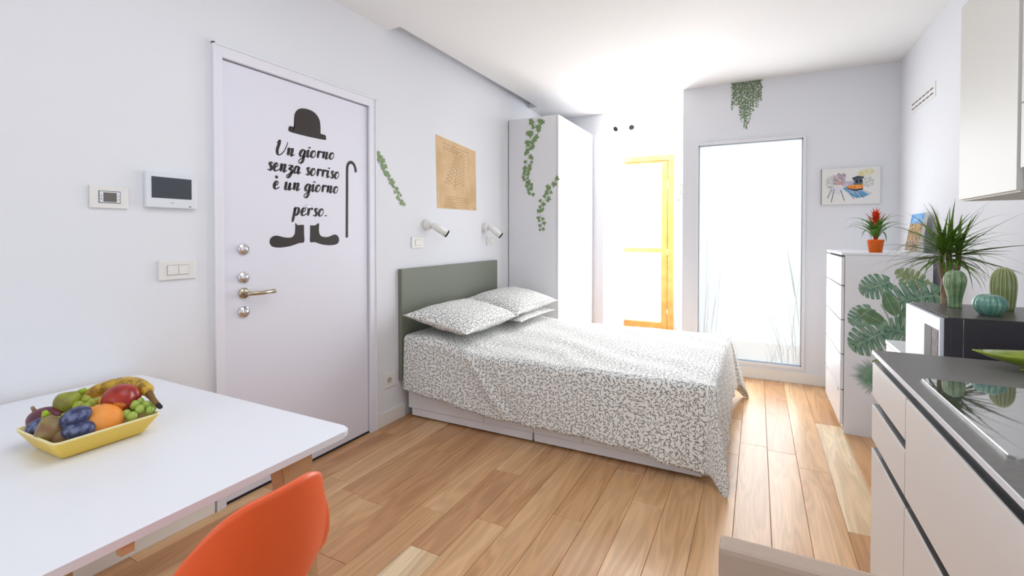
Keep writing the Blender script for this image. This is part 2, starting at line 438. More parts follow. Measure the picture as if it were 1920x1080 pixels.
link('peephole', bm, M_chrome, d1, True)['label'] = 'round peephole above the last word'

# frosted window
w1 = struct(empty('window_1', ((WX0+WX1)/2, YF, WZ0)))
def wbox(name, lst, m, bev=0.0):
    cx, cz = (WX0+WX1)/2, WZ0
    bm = bmesh.new()
    for (x0, x1, y0, y1, z0, z1) in lst: quadbox(bm, x0-cx, x1-cx, y0-YF, y1-YF, z0-cz, z1-cz, 0, bev)
    return link(name, bm, m, w1)
fw = 0.022
wbox('window_frame', [(WX0, WX0+fw, YF-.012, YF+.09, WZ0, WZ1), (WX1-fw, WX1, YF-.012, YF+.09, WZ0, WZ1), (WX0+fw, WX1-fw, YF-.012, YF+.09, WZ1-fw, WZ1), (WX0+fw, WX1-fw, YF-.012, YF+.09, WZ0, WZ0+fw)], mat('window_frame_white', srgb(232, 233, 236), 0.4), 0.002)
wbox('glazing_bead', [(WX0+fw, WX0+fw+.008, YF+.02, YF+.045, WZ0+fw, WZ1-fw), (WX1-fw-.008, WX1-fw, YF+.02, YF+.045, WZ0+fw, WZ1-fw), (WX0+fw, WX1-fw, YF+.02, YF+.045, WZ1-fw-.008, WZ1-fw), (WX0+fw, WX1-fw, YF+.02, YF+.045, WZ0+fw, WZ0+fw+.008)], mat('bead_grey', srgb(180, 186, 196), 0.4))
wbox('frosted_pane', [(WX0+fw, WX1-fw, YF+.045, YF+.051, WZ0+fw, WZ1-fw)], M_frost)
def blade2d(bm, x, z, h, lean, w, curl, y=YF+.041):
    """a flat etched grass blade on the pane"""
    n = 12; L = []
    for i in range(n+1):
        t = i/n; px = x+lean*t+curl*t*t; pz = z+h*t*(1-0.15*abs(curl)/(h+.01)*t)
        ww = w*(1-t)**0.6*(0.4+min(1, t*4)*0.6)
        L.append((px, pz, ww))
    a = [bm.verts.new((p[0]-p[2]-(WX0+WX1)/2, y-YF, p[1]-WZ0)) for p in L]; b = [bm.verts.new((p[0]+p[2]-(WX0+WX1)/2, y-YF, p[1]-WZ0)) for p in L]
    for i in range(n): bm.faces.new((a[i], b[i], b[i+1], a[i+1]))
bm = bmesh.new()
for i in range(16):
    blade2d(bm, rnd.uniform(0.1, 0.34), WZ0+.03, rnd.uniform(0.2, 0.75), rnd.uniform(-.12, .02), rnd.uniform(.002, .005), rnd.uniform(-.12, .06))
for i in range(12):
    blade2d(bm, rnd.uniform(-0.49, -0.3), WZ0+.03, rnd.uniform(0.5, 1.6), rnd.uniform(-.05, .12), rnd.uniform(.002, .005), rnd.uniform(-.1, .12))
for i in range(10): blade2d(bm, rnd.uniform(-0.2, 0.3), WZ0+.03, rnd.uniform(0.06, 0.2), rnd.uniform(-.05, .05), .0025, 0)
link('etched_grass', bm, M_etch, w1)
bm = bmesh.new(); blade2d(bm, 0.30, 0.75, 0.45, -0.05, .010, -.02); blade2d(bm, 0.33, 0.5, 0.6, -0.03, .004, -.06); blade2d(bm, 0.28, 0.3, 0.7, .02, .004, .05)
link('etched_leaf', bm, M_etch2, w1)

# balcony door
d2 = struct(empty('door_2', (-1.4, 6.4, 0)))
def d2box(name, lst, m, bev=0.003):
    bm = bmesh.new()
    for (x0, x1, y0, y1, z0, z1) in lst: quadbox(bm, x0+1.4, x1+1.4, y0-6.4, y1-6.4, z0, z1, 0, bev)
    return link(name, bm, m, d2)
d2box('door_frame', [(GX1-.07, GX1, 6.37, 6.47, 0, GZ), (GX0, GX0+.07, 6.37, 6.47, 0, GZ), (GX0+.07, GX1-.07, 6.37, 6.47, GZ-.07, GZ)], M_honey)
sx1 = GX1-.076
d2box('door_stile', [(sx1-.075, sx1, 6.385, 6.44, 0.02, GZ-.074)], M_honey)
d2box('door_stile', [(GX0+.076, GX0+.15, 6.385, 6.44, 0.02, GZ-.074)], M_honey)
d2box('door_rail', [(GX0+.15, sx1-.075, 6.385, 6.44, 1.075, 1.13)], M_honey)
d2box('door_rail', [(GX0+.15, sx1-.075, 6.385, 6.44, 0.02, 0.16)], M_honey)
d2box('door_rail', [(GX0+.15, sx1-.075, 6.385, 6.44, GZ-.09, GZ-.074)], M_honey)
d2box('pane', [(GX0+.15, sx1-.075, 6.41, 6.416, 1.13, GZ-.09)], M_pane, 0)
d2box('pane', [(GX0+.15, sx1-.075, 6.41, 6.416, 0.16, 1.075)], M_pane, 0)
for z in (1.08, 1.95, 0.3):
    bm = bmesh.new(); tube(bm, [(GX1-.073+1.4, -.022, z-.04), (GX1-.073+1.4, -.022, z+.04)], 0.008, 10); link('hinge', bm, M_chrome, d2, True)

# ------------------------------------------------------------------ wardrobe
WD = thing('wardrobe', 'tall white wardrobe between the bed head and the bright alcove', 'wardrobe', (-1.985, 4.31, 0))
def pbox(t, name, x0, x1, y0, y1, z0, z1, m, bev=0.0):
    l = t.location
    return box(name, x0-l.x, x1-l.x, y0-l.y, y1-l.y, z0-l.z, z1-l.z, m, t, bev)
pbox(WD, 'side_panel', -2.25, -1.733, 4.31, 4.330, 0, 2.465, M_whitem, 0.001)
pbox(WD, 'side_panel', -2.25, -1.733, 5.37, 5.388, 0, 2.465, M_whitem)
pbox(WD, 'back_panel', -2.25, -2.24, 4.330, 5.37, 0.06, 2.445, M_whitem)
pbox(WD, 'top_panel', -2.24, -1.733, 4.330, 5.37, 2.445, 2.465, M_whitem)
pbox(WD, 'plinth', -2.24, -1.76, 4.330, 5.37, 0, 0.06, M_whitem)
pbox(WD, 'door', -1.731, -1.711, 4.312, 4.796, 0.06, 2.463, M_white, 0.001)
pbox(WD, 'door', -1.731, -1.711, 4.800, 5.386, 0.06, 2.463, M_white, 0.001)

# ------------------------------------------------------------------ bed
BX0, BX1, BY0, BY1 = -2.225, -0.245, 2.70, 4.06
bed = thing('storage_bed', 'double bed with grey-green headboard and white drawer base', 'bed', (-1.24, 3.38, 0))
pbox(bed, 'headboard', -2.258, -2.226, 2.632, 4.022, 0.27, 1.060, M_headb, 0.002)
pbox(bed, 'bed_box', BX0, BX1, BY0+.018, BY1-.018, 0.062, 0.30, M_white)
pbox(bed, 'plinth', BX0+.03, -1.246, BY0+.004, BY1-.004, 0.012, 0.060, M_white)
pbox(bed, 'plinth', -1.234, BX1-.01, BY0+.004, BY1-.004, 0.012, 0.060, M_white)
xs = [BX0, -1.600, -1.238, -0.915, BX1]
for a, b in zip(xs, xs[1:]): pbox(bed, 'drawer_front', a+.0015, b-.0015, BY0, BY0+.018, 0.063, 0.298, M_white, 0.001)
pbox(bed, 'foot_panel', BX1+.001, BX1+.016, BY0+.02, BY1-.02, 0.062, 0.30, M_white)
for x in (-2.15, -1.25, -0.32):
    for y in (BY0+.05, BY1-.05): pbox(bed, 'glide', x-.02, x+.02, y-.02, y+.02, 0, 0.012, M_dark)
pbox(bed, 'mattress', BX0+.01, BX1-.01, BY0+.01, BY1-.01, 0.30, 0.505, mat('mattress_ticking', srgb(236, 236, 234), 0.8), 0.03)

# bedspread: analytic drape over the mattress with hanging corners
def sstep(a, b, x):
    t = max(0, min(1, (x-a)/(b-a))); return t*t*(3-2*t)
def ztop(x, y):
    z = 0.522+0.010*noise.noise(Vector((x*2.2, y*2.5, 3)))
    near = 1-sstep(2.9, 3.5, y)
    z += 0.075*(1-sstep(-2.05, -1.55, x))*(0.75+0.25*near)
    z += 0.004*noise.noise(Vector((x*9, y*6, 1)))+0.0035*math.sin((x*0.7+y)*16+3*noise.noise(Vector((x*2, y*2, 0))))
    return z
SX0, SX1, SY0b, SY1b = -2.215, -0.222, 2.675, 4.085
def hem_near(x):
    P = [(-2.3, .205), (-1.94, .172), (-1.58, .118), (-1.2, .112), (-.9, .112), (-.57, .095), (-.3, .045)]
    for (a, za), (b, zb) in zip(P, P[1:]):
        if x <= b: return za+(zb-za)*max(0, (x-a)/(b-a))
    return P[-1][1]
NI, NJ = 150, 116
def drape(i, j):
    # cloth coordinates: u along the length (0..1 top, >1 foot), v across (-1..0 near hang, 0..1 top, 1..2 far hang)
    us = i/NI*1.24
    vs = -0.38+j/NJ*1.76
    x = SX0+(SX1-SX0)*min(us, 1); y = SY0b+(SY1b-SY0b)*min(max(vs, 0), 1)
    z = ztop(x, y)
    fo = max(0, us-1)/0.24             # 0..1 down the foot side
    so = (-vs if vs < 0 else (vs-1 if vs > 1 else 0))/0.38
    sg = -1 if vs < 0 else 1
    if vs < 0 or sg == -1: hz = hem_near(x)
    else: hz = 0.12
    r = 0.035
    nx = ny = 0.0; ang = 0
    if fo > 0 or so > 0:
        hangS = (z-hz); hangF = z-0.13-0.02*math.sin(y*4)
        a, b = fo*hangF, so*hangS
        d = math.hypot(a, b)
        ang = math.atan2(b, a)           # 0: foot side, pi/2: side
        s2 = math.sin(2*ang) if (fo > 0 and so > 0) else 0.0
        # rounded turn over the edge, then down
        out = r*math.sin(min(d/r*0.9, PI/2))
        dn = r*(1-math.cos(min(d/r*0.9, PI/2)))+max(0, d-r*1.45)
        k = d/max(hangS, 0.2)
        fold = 0.0
        if fo > 0 and so > 0:
            out += (0.062 if sg < 0 else 0.12)*s2*k*0.9+0.05*math.cos(ang)**2*k
            fold = 0.013*math.sin(ang*9+1)*min(1, k)
            dn *= 1-(0.10 if sg < 0 else -0.02)*s2
        elif fo > 0:
            fold = 0.013*math.sin(y*24+2*noise.noise(Vector((y*3, 0, 0))))*min(1, k)*(0.4+0.6*abs(2*(y-3.38)/1.4))+0.05*k
        else:
            e = sstep(-0.75, -0.3, x)
            fold = (0.007+0.017*e)*math.sin(x*24+2*noise.noise(Vector((x*2, 5, 0))))*min(1, k)
            fold += 0.012*noise.noise(Vector((x*2.2, d*3, 9)))*min(1, k*2)+0.015*k
            if sg < 0:
                # diagonal crease starting under the near pillow
                t = (x+1.72)-d*0.85
                fold += 0.016*math.exp(-(t/0.035)**2)*(1-sstep(0.30, 0.42, d))-0.008*math.exp(-((t-.06)/0.04)**2)
        nx, ny = math.cos(ang)*(out+fold), sg*math.sin(ang)*(out+fold)
        z -= dn
        
        if z < 0.006: 
            z = 0.006+0.002*math.sin(ang*12)
    uvx = x+fo*0.42; uvy = y+sg*so*0.45
    return (x+nx, y+ny, z), (uvx, uvy)
def grid_obj(name, fn, ni, nj, m, parent=None, thick=0.0):
    vs, uvs, fs = [], [], []
    for i in range(ni+1):
        for j in range(nj+1):
            p, u = fn(i, j); vs.append(p); uvs.append(u)
    for i in range(ni):
        for j in range(nj):
            a = i*(nj+1)+j; fs.append((a, a+1, a+nj+2, a+nj+1))
    me = bpy.data.meshes.new(name); me.from_pydata(vs, [], fs)
    ul = me.uv_layers.new(name='UVMap')
    for p in me.polygons:
        p.use_smooth = True
        for li in p.loop_indices: ul.data[li].uv = uvs[me.loops[li].vertex_index]
    me.materials.append(m)
    o = bpy.data.objects.new(name, me); COL.objects.link(o)
    if parent: o.parent = parent
    if thick:
        md = o.modifiers.new('Solid', 'SOLIDIFY'); md.thickness = thick; md.offset = 1
    return o
cov = grid_obj('bedspread', drape, NI, NJ, M_fab, thick=0.003)
tag(cov, 'white bedspread with small grey-green sprigs draped over the bed to the floor', 'bedspread')

def pillow(name, label, c, lx, ly, h, rot, seed, group='pillows on the bed'):
    n = 36; r = random.Random(seed)
    vs, uvs, fs = [], [], []
    def P(u, v, s):
        pin = 1+0.045*(abs(u)**4*abs(v)**4)-0.05*(abs(u)**3*(1-v*v))-0.05*(abs(v)**3*(1-u*u))
        t = max(0, (1-abs(u)**2.6))**0.55*max(0, (1-abs(v)**2.6))**0.55
        wr = 0.006*noise.noise(Vector((u*2.6+seed, v*2.6, s)))+0.004*math.sin(9*math.atan2(v, u))*min(1, math.hypot(u, v))**2
        return Vector((u*lx*pin, v*ly*pin, s*(h*t+0.0015)+wr*(t if t < .5 else .5)*1.6))
    idx = {}
    for s in (1, -1):
        for i in range(n+1):
            for j in range(n+1):
                u, v = -1+2*i/n, -1+2*j/n
                u = math.sin(u*PI/2); v = math.sin(v*PI/2)
                if s < 0 and (i in (0, n) or j in (0, n)): idx[(s, i, j)] = idx[(1, i, j)]; continue
                idx[(s, i, j)] = len(vs); vs.append(P(u, v, s)); uvs.append((u*lx, v*ly+s*3))
        for i in range(n):
            for j in range(n):
                q = (idx[(s, i, j)], idx[(s, i+1, j)], idx[(s, i+1, j+1)], idx[(s, i, j+1)])
                fs.append(q if s > 0 else q[::-1])
    me = bpy.data.meshes.new(name); me.from_pydata([tuple(v) for v in vs], [], fs)
    ul = me.uv_layers.new(name='UVMap')
    for p in me.polygons:
        p.use_smooth = True
        for li in p.loop_indices: ul.data[li].uv = uvs[me.loops[li].vertex_index]
    me.materials.append(M_fab)
    o = bpy.data.objects.new(name, me); COL.objects.link(o); o.location = c; o.rotation_euler = rot
    return tag(o, label, 'pillow', group)
pillow('pillow', 'plump sprig-print pillow nearest the entrance door, resting in front', (-1.945, 3.02, 0.700), 0.25, 0.40, 0.082, (0, math.radians(10), math.radians(2)), 3)
pillow('pillow', 'sprig-print pillow behind the front one, nearest the wardrobe', (-1.93, 3.78, 0.725), 0.25, 0.37, 0.080, (math.radians(2), math.radians(10), math.radians(-3)), 11)
pillow('pillow', 'flat sprig-print pillow lying under the pillow nearest the wardrobe', (-1.93, 3.76, 0.622), 0.255, 0.34, 0.030, (0, math.radians(3), 0), 17)

# ------------------------------------------------------------------ stickers
def text_ribbon(bm, strokes, org, sx, sy, slant, to3, pen, dep):
    for st in strokes:
        pts = catmull(st, 7)
        P = [((p.x+slant*p.y)*sx+org[0], p.y*sy+org[1]) for p in pts]
        n = len(P); A, B = [], []
        for i in range(n):
            a = P[max(i-1, 0)]; b = P[min(i+1, n-1)]
            dx, dy = b[0]-a[0], b[1]-a[1]; L = math.hypot(dx, dy) or 1
            dx /= L; dy /= L
            down = max(0.0, -dy)
            w = pen*(0.26+0.80*down**1.1+0.12*abs(dx))
            ends = min(1, (min(i, n-1-i)+0.6)/2.2); w *= 0.45+0.55*ends
            A.append((P[i][0]-dy*w/2, P[i][1]+dx*w/2)); B.append((P[i][0]+dy*w/2, P[i][1]-dx*w/2))
        poly = A+B[::-1]
        va = [[bm.verts.new(to3(x, y, h)) for x, y in poly] for h in (0, dep)]
        m = len(A)
        for i in range(m-1):
            for V in va: bm.faces.new((V[i], V[i+1], V[2*m-2-i], V[2*m-1-i]))
        for i in range(2*m): bm.faces.new((va[0][i], va[0][(i+1) % (2*m)], va[1][(i+1) % (2*m)], va[1][i]))
G = {  # x-height 1; (advance, strokes)
 'n': (0.98, [[(0, .78), (.1, .98), (.17, .8), (.12, 0)], [(.13, .25), (.3, .8), (.5, 1), (.6, .85), (.52, .2), (.62, 0), (.9, .3)]]),
 'u': (1.0, [[(-.02, .8), (.1, 1), (.13, .6), (.1, .15), (.25, 0), (.5, .35), (.6, .95)], [(.62, 1), (.55, .25), (.65, 0), (.92, .3)]]),
 'g': (0.9, [[(.62, .8), (.42, 1), (.15, .75), (.05, .3), (.2, .02), (.45, .25), (.62, .9)], [(.66, 1), (.56, .2), (.48, -.6), (.2, -.95), (-.02, -.75), (.2, -.35), (.9, .25)]]),
 'i': (0.5, [[(.0, .75), (.12, 1), (.1, .3), (.2, 0), (.48, .3)], [(.17, 1.42), (.2, 1.36), (.18, 1.3)]]),
 'o': (0.84, [[(.45, 1), (.2, .85), (.05, .4), (.2, .02), (.45, .1), (.62, .55), (.5, .95), (.38, .9)]]),
 'r': (0.72, [[(0, .75), (.12, 1), (.18, .85)], [(.16, .95), (.12, 0)], [(.14, .4), (.35, .95), (.5, .98), (.58, .8)]]),
 's': (0.68, [[(.58, .88), (.42, 1.02), (.22, .85), (.35, .55), (.45, .25), (.28, 0), (.02, .1)]]),
 'e': (0.74, [[(.08, .42), (.4, .6), (.48, .88), (.3, 1), (.08, .65), (.1, .2), (.32, 0), (.7, .3)]]),
 'z': (0.76, [[(.02, .85), (.2, .98), (.5, .9), (.2, .45), (.42, .4), (.5, .05), (.3, -.5), (.05, -.7), (-.06, -.5), (.2, -.2), (.72, .25)]]),
 'a': (0.98, [[(.6, .82), (.42, 1), (.15, .75), (.05, .3), (.2, .02), (.45, .3), (.6, .9)], [(.64, 1), (.55, .25), (.66, 0), (.92, .3)]]),
 'p': (0.92, [[(0, .7), (.14, 1), (.16, .6), (.05, -.9)], [(.12, .5), (.35, .98), (.58, .85), (.58, .35), (.35, .02), (.15, .15)]]),
 'U': (1.38, [[(.1, 1.5), (.32, 1.95), (.34, 1.5), (.22, .7), (.3, .12), (.6, .02), (1.0, .6), (1.25, 1.5), (1.28, 1.9)]]),
 'è': (0.74, [[(.08, .42), (.4, .6), (.48, .88), (.3, 1), (.08, .65), (.1, .2), (.32, 0), (.7, .3)], [(.10, 1.75), (.3, 1.4)]]),
 '.': (0.3, [[(.1, .14), (.13, .06), (.14, 0)]]),
 ' ': (0.55, []),
}
stk = thing('door_lettering_sticker', 'black bowler hat, cane, shoes and Italian motto stuck on the white entrance door', 'sticker', (XL-.006, 1.87, 1.24))
DT = 0.0006
def dto3(x, y, h): return Vector((h+0.0002, x-1.87, y-1.24))
def line_text(txt, y0, y1, z, xh, dz=0.0):
    adv = sum(G[c][0] for c in txt); s = (y1-y0)/adv; x = 0
    bm = bmesh.new()
    for c in txt:
        a, st = G[c]
        text_ribbon(bm, st, (y0+x*s, z+dz*x/adv), s, xh, 0.12, dto3, 0.0160, DT); x += a
        if c == ' ': link('word', bm, M_black, stk); bm = bmesh.new()
    link('word', bm, M_black, stk)
line_text('Un giorno', 1.672, 2.075, 1.728, 0.040, 0.028)
line_text('senza sorriso', 1.628, 2.112, 1.640, 0.041, 0.002)
line_text('è un giorno', 1.662, 2.104, 1.545, 0.040, 0.010)
line_text('perso.', 1.780, 2.012, 1.410, 0.042, 0.002)
def solid2d(name, pts, sm=6, closed=True):
    P = catmull(pts+[pts[0]], sm)[:-1] if sm > 1 else [Vector((*p, 0)) for p in pts]
    bm = bmesh.new(); extrude_poly(bm, [(p.x, p.y) for p in P], dto3, DT)
    bmesh.ops.triangulate(bm, faces=[f for f in bm.faces if len(f.verts) > 4])
    return link(name, bm, M_black, stk)
solid2d('bowler_hat', [(1.795, 1.890), (1.792, 1.935), (1.800, 1.975), (1.830, 2.003), (1.880, 2.012), (1.930, 2.003), (1.962, 1.972), (1.970, 1.930), (1.970, 1.893), (1.985, 1.890), (2.005, 1.888), (2.010, 1.872), (1.998, 1.860), (1.880, 1.858), (1.770, 1.862), (1.756, 1.874), (1.762, 1.892), (1.780, 1.894)], 5)
solid2d('shoe', [(1.852, 1.358), (1.852, 1.310), (1.852, 1.262), (1.820, 1.256), (1.760, 1.240), (1.700, 1.234), (1.655, 1.240), (1.638, 1.262), (1.648, 1.288), (1.680, 1.298), (1.730, 1.288), (1.775, 1.290), (1.795, 1.320), (1.795, 1.366), (1.810, 1.356), (1.830, 1.358)], 4)
solid2d('shoe', [(1.893, 1.356), (1.893, 1.310), (1.893, 1.262), (1.925, 1.260), (1.975, 1.246), (2.035, 1.240), (2.085, 1.246), (2.104, 1.266), (2.096, 1.294), (2.068, 1.304), (2.020, 1.290), (1.972, 1.294), (1.955, 1.320), (1.955, 1.370), (1.940, 1.358), (1.915, 1.356)], 4)
bm = bmesh.new()
cp = [(2.166, 1.285), (2.168, 1.45), (2.170, 1.60), (2.171, 1.70), (2.176, 1.735), (2.192, 1.753), (2.212, 1.755), (2.230, 1.742), (2.240, 1.718), (2.242, 1.698)]
P = catmull(cp, 6); A, B = [], []
for i, p in enumerate(P):
    a, b = P[max(0, i-1)], P[min(len(P)-1, i+1)]; d = (b-a).normalized(); w = 0.0095
    A.append((p.x-d.y*w, p.y+d.x*w)); B.append((p.x+d.y*w, p.y-d.x*w))
extrude_poly(bm, A+B[::-1], dto3, DT); bmesh.ops.triangulate(bm, faces=[f for f in bm.faces if len(f.verts) > 4])
link('cane', bm, M_black, stk)

# ivy leaf mesh (unit size, in local XY)
IVY = [(0, -.5), (.12, -.22), (.42, -.34), (.36, -.06), (.55, .12), (.25, .16), (.16, .3), (0, .62), (-.16, .3), (-.25, .16), (-.55, .12), (-.36, -.06), (-.42, -.34), (-.12, -.22)]
def ivy_mesh(m):
    bm = bmesh.new()
    c = bm.verts.new((0, 0, .03)); r = [bm.verts.new((x, y, 0.0)) for x, y in IVY]; n = len(r)
    for i in range(n): bm.faces.new((c, r[i], r[(i+1) % n]))
    lo = [bm.verts.new((x, y, -.01)) for x, y in IVY]
    for i in range(n): bm.faces.new((r[i], lo[i], lo[(i+1) % n], r[(i+1) % n]))
    bmesh.ops.recalc_face_normals(bm, faces=bm.faces[:])
    me = bpy.data.meshes.new('ivy_leaf'); bm.to_mesh(me); bm.free(); me.materials.append(m); return me
IVM = {M_ivy.name: ivy_mesh(M_ivy), M_ivy2.name: ivy_mesh(M_ivy2)}
def ivy_sticker(label, base, plane, path, leafsize, dens, spread, seed, m=M_ivy):
    """plane 'x' : on the left wall ; 'y' : on a wall facing the camera"""
    r = random.Random(seed)
    t = thing('ivy_sticker', label, 'sticker', base, group='ivy stickers')
    R = Matrix.Rotation(PI/2, 3, 'Y') @ Matrix.Rotation(PI/2, 3, 'Z') if plane == 'x' else Matrix.Rotation(PI/2, 3, 'X')
    def W(a, z, h): return Vector((h, a-base[1], z-base[2])) if plane == 'x' else Vector((a-base[0], -h, z-base[2]))
    P = catmull(path, 6)
    bm = bmesh.new(); tube(bm, [W(p.x, p.y, 0.001) for p in P], 0.0012, 5); link('stem', bm, M_ivy2, t)
    n = int(dens*len(P))
    for k in range(n):
        f = (k+0.5)/n; p = P[min(len(P)-1, int(f*len(P)))]
        sp = spread*(1-0.55*f); s = leafsize*(1-0.35*f)*r.uniform(.8, 1.2)
        side = -1 if k % 2 else 1
        o = bpy.data.objects.new('leaf', IVM[m.name]); COL.objects.link(o); o.parent = t
        o.location = W(p.x+side*sp*r.uniform(.25, 1), p.y+r.uniform(-.5, .5)*s, 0.0015+0.0004*(k % 4))
        q = R @ Matrix.Rotation(PI+r.uniform(-.9, .9)+side*0.4, 3, 'Z')
        o.rotation_euler = q.to_euler(); o.scale = (s, s, 0.02)
ivy_sticker('long trailing ivy sticker from the top of the wardrobe side', (-2.0, 4.31, 1.70), 'y', [(-1.945, 2.44), (-1.985, 2.30), (-2.015, 2.17), (-2.045, 2.02), (-2.055, 1.90), (-2.03, 1.80), (-1.995, 1.71)], 0.060, 1.5, 0.062, 2)
ivy_sticker('short ivy sprig sticker low on the wardrobe side, climbing to its edge', (-1.85, 4.31, 1.33), 'y', [(-1.765, 1.83), (-1.80, 1.74), (-1.84, 1.66), (-1.89, 1.60), (-1.90, 1.52), (-1.885, 1.44), (-1.895, 1.35)], 0.058, 0.6, 0.048, 5)
ivy_sticker('slanting ivy sticker on the wall beside the entrance door', (XL, 2.55, 1.51), 'x', [(2.425, 1.86), (2.478, 1.80), (2.50, 1.74), (2.545, 1.69), (2.60, 1.64), (2.645, 1.57), (2.69, 1.51)], 0.044, 1.0, 0.034, 9)
ivy_sticker('ivy sprig sticker half hidden behind the corner of the far wall', (-0.87, 6.4, 1.60), 'y', [(-0.83, 2.0), (-0.86, 1.9), (-0.84, 1.82), (-0.88, 1.76)], 0.06, 0.45, 0.05, 12, M_ivy2)

# creeper sticker hanging from the ceiling line on the far wall: hundreds of tiny leaves
cr = thing('creeper_sticker', 'fringe of tiny-leaved creeper hanging above the frosted window', 'sticker', (-0.1, YF, 2.25))
bm = bmesh.new(); bm2 = bmesh.new(); r = random.Random(4)
lens = [.30, .26, .20, .24, .30, .36, .40, .45, .44, .38, .40, .33, .27, .22, .24, .18, .20]
for k in range(34):
    a = -0.215+0.235*k/33; L = lens[k//2]*r.uniform(.75, 1.05); 
    tube(bm2, [(a+.1, -0.0006, .445), (a+.1+r.uniform(-.008, .008), -0.0006, .445-L*.5), (a+.1+r.uniform(-.01, .01), -0.0006, .445-L)], 0.0007, 4)
    z = 2.694
    while z > 2.694-L:
        s = r.uniform(.009, .016); x = a+r.uniform(-.010, .010); an = r.uniform(0, 6.28)
        pts = [(s*.6*math.cos(q+an), s*.6*math.sin(q+an)) for q in (0, .9, 2.1, 3.1, 4.2, 5.3)]
        vs = [bm.verts.new((x+.1+p[0], -.0012-(k % 3)*.0003, z-2.25+p[1])) for p in pts]; bm.faces.new(vs)
        z -= r.uniform(.008, .019)*(1+0.8*(2.694-z)/L)
o = link('leaves', bm, mat('creeper_print', srgb(92, 112, 84), 0.6, mott=(120, srgb(150, 168, 132), 0.9)), cr); o['kind'] = 'stuff'
link('stems', bm2, M_ivy2, cr)

# paper print above the bed: plain aged sheet with faint pen lines
pp = thing('paper_print', 'tan aged-paper drawing pinned on the wall above the headboard', 'poster', (XL, 3.38, 1.52))
bm = bmesh.new()
cs = [(3.078, 2.096), (3.675, 2.052), (3.690, 1.522), (3.098, 1.516)]
extrude_poly(bm, cs, lambda x, y, h: Vector((0.0008+h, x-3.38, y-1.52)), 0.001); link('sheet', bm, M_paper, pp)
bm = bmesh.new(); r = random.Random(8)
def pline(pts, w=0.0022):
    P = catmull(pts, 4)
    for a, b in zip(P, P[1:]):
        d = (b-a); 
        if d.length < 1e-6: continue
        d.normalize(); n = Vector((-d.y, d.x, 0))*w
        vs = [bm.verts.new((0.0022, q.x-3.38, q.y-1.52)) for q in (a-n, b-n, b+n, a+n)]; bm.faces.new(vs)
for k in range(3):
    y = 2.045-k*0.022-0.0; pts = [(3.17+i*.03, y-i*0.0022+r.uniform(-.006, .006)) for i in range(int(14-k*3))]; pline(pts, .0016)
for k in range(5):
    y = 1.615-k*0.020; pts = [(3.20+i*.03, y+r.uniform(-.004, .004)) for i in range(13)]; pline(pts, .0012)
# a plain fern study: one bending stem with arching leaflets
pline([(3.34, 1.67), (3.36, 1.78), (3.39, 1.90), (3.44, 1.985)], .0018)
for k in range(9):
    q = k/8; yy = 3.345+.085*q; zz = 1.71+.25*q; L = .15*(1-.55*q)
    for s in (-1, 1):
        pline([(yy, zz), (yy+s*L*.5, zz+.035), (yy+s*L, zz+.018)], .0015)
        pline([(yy+s*L*.3, zz+.026), (yy+s*L*.6, zz+.012), (yy+s*L, zz+.018)], .0011)
link('ink_lines', bm, M_ink, pp)['kind'] = 'stuff'

# monstera group on the chest side
CX0, CX1, CY0, CY1, CZ = 0.490, 0.955, 3.76, 4.50, 1.185
ms = thing('monstera_sticker', 'green monstera leaf sticker on the white side of the drawer chest', 'sticker', (0.72, CY0, 0.40))
def mto3(x, y, h): return Vector((x-0.72, -0.0004-h, y-0.40))
def leaf_xy(cx, cy, ang, p): 
    c, s = math.cos(ang), math.sin(ang); return (cx+p[0]*c-p[1]*s, cy+p[0]*s+p[1]*c)
lay = [0]
def monstera(cx, cy, L, ang, m, wd=0.46):
    """heart-shaped leaf with slits sweeping towards the tip (tip direction = ang)"""
    lay[0] += 1; h0 = 0.0002*lay[0]
    bm = bmesh.new(); N = 72
    for s in (-1, 1):
        prev = None
        for i in range(N+1):
            t = i/N
            h = wd*L*max(0.0, math.sin(PI*min(1, t**0.72)))**0.62
            ph = (t*6.5+(0.25 if s > 0 else 0)) % 1.0
            slit = ph > 0.76 and 0.10 < t < 0.90
            hh = h*(0.20 if slit else (1-0.10*abs(ph-0.4)**1.5))
            p0 = (L*(t-.5), 0); p1 = (L*(t-.5)+0.30*hh-0.16*L*(1-t)**2*(hh/(h+1e-6)), s*hh)
            cur = [bm.verts.new(mto3(*leaf_xy(cx, cy, ang, p), h0)) for p in (p0, ((p0[0]*.6+p1[0]*.4)-.02*L, p1[1]*.45), p1)]
            if prev:
                for a_ in (0, 1):
                    bm.faces.new((prev[a_], cur[a_], cur[a_+1], prev[a_+1]))
            prev = cur
    link('leaf', bm, m, ms)
    bm = bmesh.new()
    a = leaf_xy(cx, cy, ang, (-.5*L, 0)); b = leaf_xy(cx, cy, ang, (.48*L, 0))
    tube(bm, [mto3(*a, h0+.0004), mto3(*b, h0+.0004)], [0.0013, 0.0005], 5); link('vein', bm, M_vein, ms)
def oval(cx, cy, L, W_, ang, m):
    lay[0] += 1; h0 = 0.0002*lay[0]
    bm = bmesh.new(); pts = []
    n = 14
    for s in (1, -1):
        for i in range(n):
            t = i/n if s > 0 else 1-i/n
            pts.append(leaf_xy(cx, cy, ang, (L*(t-.5), s*W_*math.sin(PI*t)**0.9*(1-.25*t))))
    vs = [bm.verts.new(mto3(*p, h0)) for p in pts]; bm.faces.new(vs); bmesh.ops.remove_doubles(bm, verts=bm.verts[:], dist=1e-5)
    link('leaf', bm, m, ms)
    bm = bmesh.new(); a = leaf_xy(cx, cy, ang, (-.5*L, 0)); b = leaf_xy(cx, cy, ang, (.48*L, 0))
    tube(bm, [mto3(*a, h0+.0005), mto3(*b, h0+.0005)], [0.0014, 0.0005], 5); link('vein', bm, M_vein, ms)
